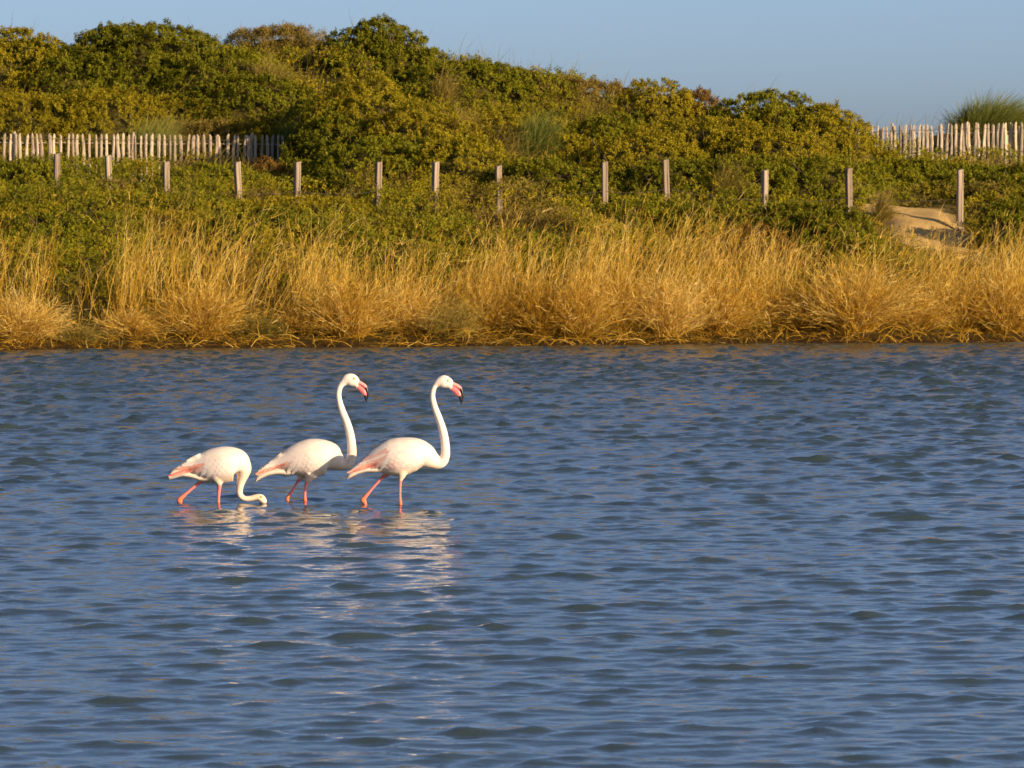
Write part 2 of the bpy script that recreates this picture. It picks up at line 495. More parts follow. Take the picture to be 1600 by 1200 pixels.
wx = axis(-8.3, 8.3, 0.056, (-3000, 3000), 1.45)
wy = np.concatenate([axis(25.5, 46, 0.050, (-200, 46), 1.45)[:-1], np.arange(46.0, 60, 0.065), np.arange(60.0, 90.5, 0.08), [94, 110, 200]])
wy = np.unique(np.round(wy, 4)); wy = wy[np.concatenate([[True], np.diff(wy) > 0.02])]
X, Y = np.meshgrid(wx, wy)
T = shore_y(X) - Y
AMP = 0.0074
amp = AMP * np.interp(T, [0, 24, 40, 58], [1.40, 1.3, 0.96, 0.82]) * np.clip((T + 0.1) / 1.5, 0.25, 1)
amp *= np.clip((12.5 - np.abs(X)) / 3.0, 0, 1) * np.clip((Y - 21.0) / 3, 0, 1) * (Y < 91)
gust = 1 + 0.28 * noise2(X * 0.35, Y * 0.12, 41)
amp *= gust
CH = 1.05
amp2 = amp / AMP * 0.0040 * (1 + 0.9 * np.clip(1 - T / 26.0, 0, 1))       # short chop, livelier along the dune
v = np.stack([X - CH * amp * wsample(WDX, X, Y) - amp2 * wsample(SDX, X, Y), Y - CH * amp * wsample(WDY, X, Y) - amp2 * wsample(SDY, X, Y),
              amp * peak(wsample(WH, X, Y)) + amp2 * wsample(SH, X + 3.3, Y + 1.7)], -1).reshape(-1, 3)
for (lx, ly) in LEG_SPOTS:                   # rings where the birds' legs and the dipping head break the surface
    rr = np.hypot(v[:, 0] - lx, v[:, 1] - ly)
    v[:, 2] += 0.011 * np.cos(rr * 2 * np.pi / 0.24) * np.exp(-rr / 0.26)
nx, ny = len(wx), len(wy)
i = np.arange(ny - 1)[:, None] * nx + np.arange(nx - 1)[None]
f = np.stack([i, i + 1, i + 1 + nx, i + nx], -1).reshape(-1, 4)
water = obj('water', mesh_from('water', v, f, water_mat(), smooth=True))
tag(water, kind='structure')

# ------------------------------------------------------------------ plant geometry generators
def unit(a):
    return a / np.maximum(np.linalg.norm(a, axis=-1, keepdims=True), 1e-9)

def sprig_geo(P, D, L, k, ll, lw, r, spread=(42, 84), tint0=None):
    """leafy sprigs: P,D (n,3); returns verts, quads, tint"""
    n = len(P)
    D = unit(D)
    ref = np.where(np.abs(D[:, 2:3]) < 0.9, np.array([[0, 0, 1.0]]), np.array([[1.0, 0, 0]]))
    U = unit(np.cross(D, ref)); V = np.cross(D, U)
    j = np.arange(k)[None]
    s = 0.15 + 0.85 * (j + r.random((n, k))) / k
    a = j * 2.399 + r.random((n, 1)) * 6.283 + r.normal(0, 0.35, (n, k))
    R = np.cos(a)[..., None] * U[:, None] + np.sin(a)[..., None] * V[:, None]
    ph = np.radians(spread[0] + (spread[1] - spread[0]) * (1 - s) + r.normal(0, 10, (n, k)))[..., None]
    d = D[:, None] * np.cos(ph) + R * np.sin(ph)
    nrm = D[:, None] * np.sin(ph) - R * np.cos(ph)
    W = np.cross(d, nrm)
    le = (ll * (0.65 + 0.7 * r.random((n, k))))[..., None]
    wi = (lw * (0.7 + 0.6 * r.random((n, k))))[..., None]
    B = P[:, None] + D[:, None] * (s * np.broadcast_to(np.asarray(L).reshape(-1, 1), (n, 1)))[..., None]
    e1 = B + d * le - nrm * le * 0.08 + W * wi * 0.5
    e2 = B + d * le * 0.72 + nrm * wi * 0.12 - W * wi * 0.5
    verts = np.stack([B, e1, e2], 2).reshape(-1, 3)
    faces = np.arange(n * k * 3).reshape(-1, 3)
    if tint0 is None: tint0 = r.random(n)
    ti = np.clip(tint0[:, None] * 0.6 + 0.12 * s + 0.28 * r.random((n, k)), 0, 1)
    return verts, faces, np.repeat(ti.reshape(-1), 3)

def blade_geo(P, D, L, bend, width, segs, r, wig=0.03, tint0=None, tip=0.15, grad=0.0):
    n = len(P)
    D = unit(D)
    L = np.broadcast_to(np.asarray(L, float), (n,))
    t = np.linspace(0, 1, segs + 1)
    c = P[:, None] + D[:, None] * (L[:, None] * t)[..., None] + bend[:, None] * (L[:, None] * t ** 2)[..., None]
    wv = r.normal(0, 1, (n, segs + 1, 3)); wv[:, 0] = 0
    c = c + np.cumsum(wv, 1) * (wig * L)[:, None, None] / math.sqrt(segs)
    ref = r.normal(0, 1, (n, 3))
    S = unit(np.cross(D, ref))
    w = np.broadcast_to(np.asarray(width, float), (n,))[:, None] * (1 - (1 - tip) * t[None] ** 1.5) * 0.5
    a = c + S[:, None] * w[..., None]; b = c - S[:, None] * w[..., None]
    verts = np.stack([a, b], 2).reshape(-1, 3)
    base = np.arange(n)[:, None] * (segs + 1) * 2 + np.arange(segs)[None] * 2
    faces = np.stack([base, base + 1, base + 3, base + 2], -1).reshape(-1, 4)
    if tint0 is None: tint0 = r.random(n)
    tv = np.clip(tint0[:, None] + grad * (t[None] - 0.5), 0, 1)
    return verts, faces, np.repeat(tv.reshape(-1), 2), c

def merge(parts):
    vs_, fs_, ts_ = [], [], []; o = 0
    for v_, f_, t_ in parts:
        vs_.append(v_); fs_.append(f_ + o); ts_.append(t_); o += len(v_)
    return np.concatenate(vs_), np.concatenate(fs_), np.concatenate(ts_)

def tube_geo(paths, radii, k=5):
    """paths: list of (n,3); radii: list of (n,) -> quads"""
    V, Fc = [], []; o = 0
    for p, r_ in zip(paths, radii):
        p = np.asarray(p, float); n = len(p)
        d = np.gradient(p, axis=0); d = unit(d)
        ref = np.array([0.31, 0.95, 0.1]) if abs(d[0][1]) < 0.8 else np.array([1.0, 0, 0])
        u = unit(np.cross(d, ref)); w = np.cross(d, u)
        a = np.arange(k) / k * 2 * np.pi
        ring = p[:, None] + (np.cos(a)[None, :, None] * u[:, None] + np.sin(a)[None, :, None] * w[:, None]) * np.asarray(r_)[:, None, None]
        V.append(ring.reshape(-1, 3))
        i = np.arange(n - 1)[:, None] * k + np.arange(k)[None]
        i2 = np.arange(n - 1)[:, None] * k + (np.arange(k)[None] + 1) % k
        Fc.append(np.stack([i, i2, i2 + k, i + k], -1).reshape(-1, 4) + o)
        o += n * k
    return np.concatenate(V), np.concatenate(Fc)

KIND = {  # leaf length, width, leaves per sprig, sprig length, sprigs per square metre, mat
    'dark':  (0.048, 0.029, 7, 0.07, 320, 'dark'),
    'mid':   (0.043, 0.026, 7, 0.07, 330, 'mid'),
    'olive': (0.040, 0.024, 7, 0.07, 340, 'olive'),
    'brown': (0.075, 0.014, 7, 0.11, 330, 'brown'),
    'rust':  (0.046, 0.022, 7, 0.08, 330, 'rust'),
}
FOOT = []                          # footprints of the bushes

def shrub(cx, top, w, y, kind, label, group=None, deep=0.8, squash=1.0, shoots=0.06):
    seed = int(cx * 7 + y * 131 + top) % 100000
    r = np.random.default_rng(seed)
    p = at(cx, top, y)
    gz = float(base_ground(p[0], y))
    h = max(0.35, p[2] - gz)
    rx = w / F * y * 0.5 * 1.14; ry = rx * deep
    ll, lw, k, sl, dens, mat = KIND[kind]
    area = 2 * math.pi * 0.5 * (rx + ry) * h * 0.9 + math.pi * rx * ry * 0.5
    FOOT.append((p[0], y, rx * 0.8, ry * 0.8))
    ridge = top < 165
    back = 0.55 if ridge else 0.25
    dens = dens * (1.12 if ridge else 1.02)
    la = 0.6 if ridge else 1.0
    so = seed * 0.137
    def lumpf(d):
        return 1 + 0.15 * la * noise3(d[:, 0] * 1.9 + so, d[:, 1] * 1.9, d[:, 2] * 1.9, 3) + 0.08 * noise3(d[:, 0] * 4.3 + so, d[:, 1] * 4.3, d[:, 2] * 4.3, 4)
    per = 9
    nc = int(area * dens / per)
    d = unit(r.normal(0, 1, (int(nc * 3), 3)))
    d = d[(d[:, 2] > -0.12) & ((d[:, 1] < 0.4) | (r.random(len(d)) < back))][:nc]
    nc = len(d)
    lump = lumpf(d)
    lump = lump / np.percentile(lump[d[:, 2] > 0.6], 85) if (d[:, 2] > 0.6).any() else lump
    depth = np.where(r.random(nc) < 0.22, 0.78 + 0.15 * r.random(nc), 1 - 0.11 * r.random(nc) ** 1.5)
    shc = (r.random(nc) < shoots) & (d[:, 2] > 0.15)
    depth = np.where(shc, 1.02, depth)
    q = d * (lump * depth)[:, None]
    zz = np.sign(q[:, 2]) * np.abs(q[:, 2]) ** (0.80 * squash)
    cr = 0.062 * (0.7 + 0.6 * r.random(nc))            # radius of each leafy clump
    PC = np.stack([q[:, 0] * rx, q[:, 1] * ry, zz * (h - 0.16)], 1)
    NC = unit(np.stack([d[:, 0] / rx, d[:, 1] / ry, d[:, 2] / h], 1))
    ci = np.repeat(np.arange(nc), per); n = len(ci)
    sh = shc[ci]
    o_ = unit(unit(r.normal(0, 1, (n, 3))) + NC[ci] * 0.55 + np.array([0, 0, 0.25]))
    P = PC[ci] + o_ * (cr[ci] * (0.35 + 0.65 * r.random(n)))[:, None] * np.where(sh[:, None], np.array([0.35, 0.35, 1.6]), np.array([1.15, 1.15, 0.9]))
    gb = base_ground(P[:, 0] + p[0], P[:, 1] + y) - gz
    P[:, 2] = P[:, 2] + gb * np.clip(1 - P[:, 2] / h, 0, 1) * 0.8
    gxy = ground(P[:, 0] + p[0], P[:, 1] + y) - gz
    P[:, 2] = np.maximum(P[:, 2], gxy + 0.03 + 0.06 * r.random(n))
    D = o_ * 0.55 + NC[ci] * 0.55 + np.array([0, 0, 0.18]) + r.normal(0, 0.25, (n, 3))
    patch = 0.5 + 0.5 * noise3(P[:, 0] * 2.2 + so, P[:, 1] * 2.2, P[:, 2] * 2.2, 8)
    t0 = np.clip(0.35 * patch + 0.35 * r.random(nc)[ci] + 0.30 * r.random(n), 0, 1)
    v_, f_, t_ = sprig_geo(P, D, sl * (0.5 + 0.5 * r.random(n)), k, ll, lw, r, tint0=t0)
    root = empty('shrub', (p[0], y, gz))
    tag(root, label, 'shrub', group)
    obj('foliage', mesh_from('foliage', v_, f_, M[mat], t_), root)
    # woody stems reaching into the crown
    paths, rad = [], []
    for q_ in range(max(4, int(4 + rx * 3))):
        a = r.random() * 6.283; rr = 0.35 + 0.45 * r.random()
        e = np.array([math.cos(a) * rx * rr, math.sin(a) * ry * rr, h * (0.55 + 0.2 * r.random())])
        s0 = np.array([e[0] * 0.18, e[1] * 0.18, -0.08])
        tt = np.linspace(0, 1, 5)[:, None]
        pth = s0 * (1 - tt) + e * tt + r.normal(0, 0.03, (5, 3)) * tt
        paths.append(pth); rad.append(np.linspace(0.022, 0.006, 5) * (0.7 + 0.5 * min(h, 1.6)))
    v_, f_ = tube_geo(paths, rad)
    obj('stems', mesh_from('stems', v_, f_, M['bark'], smooth=True), root)
    return root

def grass_clump(name, cx, top, w, y, label, cat, mat, n, group=None, spread=48, lean=(0.10, 0), bw=0.009, shoot=4, curl=0.22, deep=0.75, basew=0.22):
    seed = int(cx * 11 + y * 77 + top) % 100000
    r = np.random.default_rng(seed)
    p = at(cx, top, y)
    gz = float(ground(p[0], y))
    h = max(0.3, p[2] - gz)
    rx = w / F * y * 0.5
    a = r.random(n) * 6.283; rr = np.sqrt(r.random(n)) * rx * basew
    P = np.stack([np.cos(a) * rr, np.sin(a) * rr * deep, np.zeros(n)], 1)
    P[:, 2] = ground(P[:, 0] + p[0], P[:, 1] + y) - gz - 0.03
    # aim each stem at a point of a dome
    e = unit(r.normal(0, 1, (n, 3))); e[:, 2] = np.abs(e[:, 2])
    e = unit(e + np.array([0, 0, 0.25]))
    lum = 1 + 0.18 * noise3(e[:, 0] * 2.3 + seed, e[:, 1] * 2.3, e[:, 2] * 2.3, 9)
    E = np.stack([e[:, 0] * rx, e[:, 1] * rx * deep, e[:, 2] * h], 1) * (lum * (0.55 + 0.5 * r.random(n) ** 0.6))[:, None]
    vec = E - P * 0.5
    L = np.linalg.norm(vec, axis=1)
    D = unit(vec + np.array([0, 0, 1]) * (curl * L)[:, None] + r.normal(0, 0.05, (n, 3)))
    bend = np.stack([e[:, 0] * 0.16 + lean[0] + r.normal(0, 0.07, n), e[:, 1] * 0.12 + r.normal(0, 0.07, n), -0.10 - 0.22 * r.random(n)], 1)
    t0 = np.clip(0.5 + 0.12 * r.normal() + 0.25 * r.normal(size=n), 0, 1)
    v_, f_, t_, c = blade_geo(P, D, L, bend, bw * (0.6 + 0.7 * r.random(n)), 5, r, 0.055, t0, grad=0.30)
    root = empty(name, (p[0], y, gz)); tag(root, label, cat, group)
    obj('stems', mesh_from('stems', v_, f_, M[mat], t_), root)
    if shoot:
        m = n * shoot
        idx = r.integers(0, n, m); seg = r.integers(2, 6, m)
        P2 = c[idx, seg]
        D2 = unit(c[idx, seg] - c[idx, seg - 1])
        D2 = unit(D2 + r.normal(0, 0.6, (m, 3)) + np.array([0.05, 0, 0.15]))
        L2 = (0.06 + 0.15 * r.random(m)) * min(1.0, h)
        v2, f2, t2, _ = blade_geo(P2, D2, L2, r.normal(0, 0.35, (m, 3)), bw * 0.75, 2, r, 0.09, np.clip(t0[idx] + 0.18 * r.normal(size=m) + 0.08, 0, 1))
        obj('leaves', mesh_from('leaves', v2, f2, M[mat], t2), root)
    return root

# ------------------------------------------------------------------ shrubs
for (cx, top, w, y, kind, label, grp) in SHRUBS:
    shrub(cx, top, w, y, kind, label, grp)

# ------------------------------------------------------------------ marram tufts
grass_clump('grass_tuft', 224, 156, 115, 105.75, 'soft green grass tuft behind the middle of the picket fence', 'grass tuft', 'marram', 3200, lean=(0.25, 0), bw=0.013, shoot=0, curl=0.35)
grass_clump('grass_tuft', 446, 166, 90, 106.0, 'yellow green grass tuft above the shaded end of the picket fence', 'grass tuft', 'marram', 2800, lean=(0.25, 0), bw=0.012, shoot=0, curl=0.35)
grass_clump('grass_tuft', 832, 146, 110, 103.9, 'soft green grass tuft on the upper slope in the dip', 'grass tuft', 'marram', 2800, lean=(0.25, 0), bw=0.012, shoot=0, curl=0.35)
grass_clump('grass_tuft', 1535, 132, 205, 109.2, 'windswept green grass tuft rising behind the picket fence against the sky', 'grass tuft', 'marram', 6000, lean=(0.30, 0), bw=0.012, shoot=0, curl=0.45)

for (cx, top, w, y, lab) in [
    (268, 148, 70, 106.5, 'straw tuft beside the soft green tuft behind the fence'), (300, 188, 60, 105.9, 'straw tuft touching the back of the picket fence'),
    (420, 78, 110, 109.0, 'straw tuft on the ridge below the brownish skyline bush'), (705, 150, 110, 103.2, 'straw tuft right of the highest olive mound'),
    (775, 170, 120, 103.2, 'dry straw tuft in the middle of the upper slope'), (925, 138, 90, 105.0, 'straw tuft in the dip of the skyline'),
    (640, 140, 80, 103.6, 'straw tuft on the side of the highest olive mound'), (1130, 215, 70, 98.6, 'thin straw tuft among the low bushes under the hump'),
    (1375, 272, 50, 97.6, 'twiggy straw tuft at the upper left edge of the sand'), (690, 92, 60, 109.5, 'straw tuft on the skyline beside the small dark bush')]:
    grass_clump('straw_tuft', cx, top, w, y, lab, 'grass tuft', 'strawgreen', 420, lean=(0.2, 0), bw=0.009, shoot=2, curl=0.3)

# ------------------------------------------------------------------ dry grass belt
def bank_y(px, t=0.9):
    x = (px - 800) / F * 86.5
    return float(shore_y(np.array(x))) + t
DG = 'dry grass clumps along the water edge'
CL = [(-45, 440, 170, 0.9), (32, 432, 190, 0.8), (120, 492, 110, 0.5), (205, 455, 140, 0.9), (308, 408, 200, 0.8), (395, 468, 120, 0.9),
      (468, 446, 140, 1.1), (545, 396, 190, 0.8), (636, 412, 150, 1.0), (700, 446, 120, 0.7), (762, 408, 150, 1.1), (842, 398, 160, 0.9),
      (905, 408, 140, 0.7), (965, 384, 170, 1.1), (1042, 380, 180, 0.8), (1122, 388, 190, 0.9), (1195, 408, 140, 1.2), (1262, 412, 150, 1.0),
      (1335, 366, 255, 0.8), (1432, 428, 130, 0.9), (1498, 404, 160, 1.1), (1570, 380, 190, 0.9), (1660, 400, 190, 0.9)]
CLAB = {32: 'broad straw clump beside the green gap in the reeds', 120: 'short dry clump in the green gap by the water',
        308: 'rounded golden grass dome with a dark twiggy foot', 545: 'golden grass clump with tall stalks left of the thin patch',
        1335: 'largest rounded golden grass dome below the bare sand', 1570: 'tall golden clump in front of the dark bush by the sand',
        1432: 'low straw clump directly below the bare sand patch', 700: 'low greenish straw clump in the thin patch of the reeds'}
NTH = ['first', 'second', 'third', 'fourth', 'fifth', 'sixth', 'seventh', 'eighth', 'ninth', 'tenth', 'eleventh', 'twelfth', 'thirteenth', 'fourteenth', 'fifteenth', 'sixteenth', 'seventeenth', 'eighteenth', 'nineteenth']
order = [c[0] for c in CL]; i0 = order.index(1335)
for k_, cx_ in enumerate(order):
    if cx_ not in CLAB and k_ < i0: CLAB[cx_] = NTH[i0 - k_ - 1] + ' golden grass clump from the largest dome, counting away from the sand'
    if cx_ not in CLAB and k_ > i0: CLAB[cx_] = NTH[k_ - i0 - 1] + ' golden grass clump from the largest dome, counting past the sand'
for (cx, top, w, t) in CL:
    big = w / 150.0
    grass_clump('dry_grass_clump', cx, top + 6, w, bank_y(cx, t), CLAB.get(cx, 'golden dry grass clump at the water edge'), 'dry grass',
                'strawgreen' if cx in (120, 700, 395) else 'straw', int(640 * big), group=DG, lean=(0.08, 0), bw=0.009, shoot=5)

# stalks standing above the clumps, uncountable
r = np.random.default_rng(55)
RT = np.array([(-80, 340), (0, 335), (60, 350), (120, 410), (170, 340), (240, 318), (300, 330), (360, 335), (430, 345), (520, 345), (560, 350), (620, 372), (700, 385),
               (780, 330), (850, 372), (920, 345), (970, 330), (1045, 315), (1100, 335), (1160, 345), (1230, 365), (1300, 352), (1360, 356), (1440, 365), (1500, 358), (1560, 342), (1680, 345)], float)
n = 4200
ck = r.integers(0, len(CL), n)
px = np.where(r.random(n) < 0.94, np.array([c[0] for c in CL])[ck] + r.normal(0, 0.17, n) * np.array([c[2] for c in CL])[ck], r.uniform(-90, 1690, n))
dens = 0.35 + 0.65 * (noise2(px * 0.018, px * 0, 61) > -0.25)
px = px[r.random(n) < dens * np.where((px > 70) & (px < 165), 0.25, 1)]
n = len(px)
tt = 1.0 + 2.6 * r.random(n)
x = (px - 800) / F * 87.0
y = shore_y(x) + tt
g = ground(x, y)
toprow = np.interp(px, RT[:, 0], RT[:, 1]) - 24 + 100 * r.random(n) ** 0.85
ztop = CAM_H - (toprow - HOR) * y / F
L = np.clip((ztop - g) * 1.08, 0.25, 2.4)
P = np.stack([x, y, g - 0.04], 1)
cl = noise2(x * 1.6, y * 0 + 1, 63)
D = np.stack([0.10 + 0.26 * cl + r.normal(0, 0.17, n), r.normal(0, 0.14, n), np.ones(n)], 1)
bend = np.stack([0.10 + r.normal(0, 0.10, n), r.normal(0, 0.08, n), -0.04 - 0.08 * r.random(n)], 1)
t0 = np.clip(0.62 + 0.22 * r.normal(size=n), 0, 1)
parts = []
v1, f1, t1, c1 = blade_geo(P, D, L, bend, 0.009 * (0.6 + 0.7 * r.random(n)), 7, r, 0.05, t0, grad=0.30)
parts.append((v1, f1, t1))
m = n * 4
idx = r.integers(0, n, m); seg = r.integers(2, 8, m)
D2 = unit(unit(c1[idx, seg] - c1[idx, seg - 1]) + r.normal(0, 0.35, (m, 3)))
v2, f2, t2, _ = blade_geo(c1[idx, seg], D2, 0.08 + 0.2 * r.random(m), r.normal(0, 0.2, (m, 3)) + np.array([0.1, 0, -0.1]), 0.007, 3, r, 0.06, np.clip(t0[idx] + 0.15 * r.normal(size=m), 0, 1))
parts.append((v2, f2, t2))
v_, f_, t_ = merge(parts)
tag(obj('reed_stalks', mesh_from('reed_stalks', v_, f_, M['straw'], t_)), 'thin dry reed stalks standing among and above the grass clumps', 'reeds', kind='stuff')

# tangled dead stems along the foot of the bank
n = 2600
x = r.uniform(-9.6, 9.6, n)
y = shore_y(x) - 0.12 + 1.7 * r.random(n) ** 1.2
P = np.stack([x, y, ground(x, y) + 0.01], 1)
D = np.stack([r.normal(0, 0.8, n), r.normal(-0.15, 0.5, n), 0.25 + 0.8 * r.random(n)], 1)
bend = np.stack([r.normal(0, 0.5, n), r.normal(-0.1, 0.3, n), -0.25 - 0.5 * r.random(n)], 1)
v_, f_, t_, _ = blade_geo(P, D, 0.2 + 0.45 * r.random(n), bend, 0.010, 6, r, 0.09, np.clip(0.25 + 0.27 * r.normal(size=n), 0, 1), tip=0.4)
tag(obj('dead_stems', mesh_from('dead_stems', v_, f_, M['straw'], t_)), 'tangled dead stems and litter along the foot of the bank', 'litter', kind='stuff')

# ------------------------------------------------------------------ ground cover of the slope
r = np.random.default_rng(91)
nc = 9000; per = 10
x = r.uniform(-12.2, 12.2, nc); y = 87.0 + (117 - 87.0) * r.random(nc) ** 1.1
t = y - shore_y(x)
keep = (t > 1.0) & ((x < 6.2) | (y < 105.2)) & (sand_mask(x, y) < 0.16) & ((np.abs(x) < 0.1 * y) | (r.random(nc) < 0.6))
for (fx_, fy_, ra_, rb_) in FOOT:
    keep &= ((x - fx_) / ra_) ** 2 + ((y - fy_) / rb_) ** 2 > 1
x, y, t = x[keep], y[keep], t[keep]; nc = len(x)
lump = np.clip(noise2(x * 0.9, y * 0.7, 71) + 0.35, 0, 1.2) * 0.36 + np.clip(noise2(x * 2.3, y * 1.9, 72) + 0.3, 0, 1) * 0.16
hh = 0.10 + lump * np.clip((t - 0.6) / 3, 0.35, 1)
sm = np.clip((np.hypot((x - 7.05) / 1.6, (y - 96.0) / 3.4) - 0.55) / 0.6, 0.25, 1)
hh = hh * sm
PC = np.stack([x, y, ground(x, y) + hh * 0.85], 1)
ci = np.repeat(np.arange(nc), per); n = len(ci)
o_ = unit(unit(r.normal(0, 1, (n, 3))) + np.array([0, -0.25, 0.35]))
P = PC[ci] + o_ * (0.15 * (0.35 + 0.65 * r.random(n)))[:, None] * np.array([1.3, 1.3, 0.8])
low = r.random(n) < 0.25
P[:, 2] = np.where(low, ground(P[:, 0], P[:, 1]) + (P[:, 2] - ground(P[:, 0], P[:, 1])) * r.random(n), P[:, 2])
P[:, 2] = np.maximum(P[:, 2], ground(P[:, 0], P[:, 1]) + 0.02)
x, y = PC[ci, 0], PC[ci, 1]
kn = noise2(x * 0.5 + 9, y * 0.4, 73) + (0.25 * r.normal(size=nc))[ci]
sel = {'mid': kn < -0.12, 'olive': (kn >= -0.12) & (kn < 0.46), 'brown': kn >= 0.46}
NM = {'mid': ('green_ground_cover', 'low green scrub carpeting the dune between the bushes'),
      'olive': ('olive_ground_cover', 'low olive scrub carpeting the dune between the bushes'),
      'brown': ('dry_ground_cover', 'dry brownish herbs in patches on the dune slope')}
for k_, s_ in sel.items():
    ll, lw, k, sl, dens, mat = KIND[k_]
    m = int(s_.sum())
    D = o_[s_] * 0.8 + np.array([0.05, -0.1, 0.4]) + r.normal(0, 0.35, (m, 3))
    patch = 0.5 + 0.5 * noise3(P[s_, 0] * 1.7, P[s_, 1] * 1.7, P[s_, 2] * 1.7, 75)
    v_, f_, t_ = sprig_geo(P[s_], D, sl * (0.8 + 0.6 * r.random(m)), 7, ll * 1.15, lw * 1.15, r, tint0=np.clip(0.5 * patch + 0.5 * r.random(m), 0, 1))
    tag(obj(NM[k_][0], mesh_from(NM[k_][0], v_, f_, M[mat], t_)), NM[k_][1], 'ground cover', kind='stuff')

# half dry grass scattered through the scrub
n = 9000
x = r.uniform(-11.5, 11.5, n); y = 89 + 24 * r.random(n)
t = y - shore_y(x)
gn = noise2(x * 0.55, y * 0.45, 77)
keep = (t > 2.0) & (sand_mask(x, y) < 0.02) & (gn + 0.3 * r.normal(size=n) > 0.12)
x, y = x[keep], y[keep]; n = len(x)
P = np.stack([x, y, ground(x, y) + 0.02], 1)
D = np.stack([0.1 + r.normal(0, 0.3, n), r.normal(-0.05, 0.3, n), np.ones(n)], 1)
bend = np.stack([0.12 + r.normal(0, 0.2, n), r.normal(0, 0.2, n), -0.2 * r.random(n)], 1)
v_, f_, t_, _ = blade_geo(P, D, 0.3 + 0.55 * r.random(n), bend, 0.009, 4, r, 0.06)
tag(obj('slope_grass', mesh_from('slope_grass', v_, f_, M['strawgreen'], t_)), 'thin half dry grass growing through the scrub of the dune', 'grass', kind='stuff')

# ------------------------------------------------------------------ wooden posts
def post_mesh(seed):
    r = np.random.default_rng(seed)
    s = 0.0485; Hh = 1.05
    # section with a narrow groove in the front face (front = -y), chamfered corners
    c = 0.008; gw = 0.005; gd = 0.008; gx = 0.012 + 0.006 * r.random()
    sec = [(-s + c, -s), (gx - gw, -s), (gx - gw * 0.6, -s + gd), (gx + gw * 0.6, -s + gd), (gx + gw, -s), (s - c, -s), (s, -s + c), (s, s - c), (s - c, s), (-s + c, s), (-s, s - c), (-s, -s + c)]
    zs = [0, 0.25, 0.5, 0.75, 0.95, Hh - 0.012, Hh]
    V = []
    for i, z in enumerate(zs):
        k = 0.93 if i == len(zs) - 1 else 1.0
        jx, jy = r.normal(0, 0.0022, 2)
        for (a, b) in sec:
            tilt = 0.012 * (a / s) * (1 if i >= len(zs) - 2 else 0) * (r.random() * 0.4 + 0.6)
            V.append((a * k + jx, b * k + jy, z + tilt))
    n = len(sec); nr = len(zs)
    i = np.arange(nr - 1)[:, None] * n + np.arange(n)[None]
    i2 = np.arange(nr - 1)[:, None] * n + (np.arange(n)[None] + 1) % n
    quads = np.stack([i, i2, i2 + n, i + n], -1).reshape(-1, 4)
    V.append((0, 0, Hh + 0.003)); topc = len(V) - 1
    b0 = (nr - 1) * n
    tris = [(b0 + a, b0 + (a + 1) % n, topc) for a in range(n)]
    me = bpy.data.meshes.new('wooden_post')
    me.from_pydata(V, [], [tuple(q) for q in quads] + tris)
    me.materials.append(M['post'])
    return me
PM = [post_mesh(s) for s in range(4)]
POSTS = [(88, 240), (172, 243), (261, 253), (374, 253), (463, 253), (590, 253), (680, 253), (780, 259), (945, 253), (1043, 249), (1195, 266), (1327, 263), (1500, 265)]
ORD = ['', 'first', 'second', 'third', 'fourth', 'fifth', 'sixth', 'seventh', 'eighth', 'ninth', 'tenth', 'eleventh', 'twelfth']
r = np.random.default_rng(17)
post_tops = []
for i_, (cx, top) in enumerate(POSTS):
    yy = 97.6 if cx > 300 else (98.4 if cx > 200 else 100.2)
    if cx == 1500: yy = 97.0
    p = at(cx, top, yy)
    k_ = len(POSTS) - 1 - i_
    lab = 'weathered wooden post standing in the bare sand' if k_ == 0 else ORD[k_] + ' weathered wooden post along the row from the sand post'
    gz = float(ground(p[0], yy))
    o = obj('wooden_post', PM[i_ % 4], None, (p[0], yy, p[2] - 1.05))
    o.rotation_euler = (r.normal(0, 0.012), r.normal(0, 0.018), math.radians(27 + r.normal(0, 7)))
    tag(o, lab, 'post', 'row of wooden posts across the dune')
    post_tops.append(p)
    sp = (p[2] - gz)
# sagging wire between the posts
paths, rad = [], []
pw = [np.array([p[0], p[1] - 0.05, p[2] - 0.50]) for p in post_tops]
line = []
for a, b in zip(pw[:-1], pw[1:]):
    for u in np.linspace(0, 1, 8)[:-1]:
        q = a * (1 - u) + b * u; q[2] -= 0.05 * 4 * u * (1 - u); line.append(q)
line.append(pw[-1])
v_, f_ = tube_geo([np.array(line)], [np.full(len(line), 0.0035)], 4)
tag(obj('fence_wire', mesh_from('fence_wire', v_, f_, M['wire'])), 'thin sagging wire strung low between the wooden posts', 'wire')

# ------------------------------------------------------------------ picket fences
def picket_mesh(seed, Hh):
    r = np.random.default_rng(seed)
    zs = np.array([0, 0.2, 0.4, 0.6, 0.8, 0.955, 1.0]) * Hh
    w = np.array([1, 1.05, 1, 1.04, 1.0, 0.92, 0.35]) * (0.0225 + 0.0035 * r.random())
    d = w * 0.55
    jx = np.cumsum(r.normal(0, 0.0065, 7)); jx -= jx.mean()
    V = []
    a = np.arange(6) / 6 * 2 * np.pi + r.random()
    for z, ww, dd, j in zip(zs, w, d, jx):
        k = 1 + 0.15 * r.normal(size=6)
        for aa, kk in zip(a, k): V.append((math.cos(aa) * ww * kk + j, math.sin(aa) * dd * kk, z))
    n = 6
    i = np.arange(6)[:, None] * n + np.arange(n)[None]
    i2 = np.arange(6)[:, None] * n + (np.arange(n)[None] + 1) % n
    quads = [tuple(q) for q in np.stack([i, i2, i2 + n, i + n], -1).reshape(-1, 4)]
    me = bpy.data.meshes.new('picket')
    me.from_pydata(V, [], quads + [tuple(range(36, 42))])
    me.materials.append(M['picket'])
    return me
PK = [picket_mesh(100 + s, 1.0) for s in range(9)]
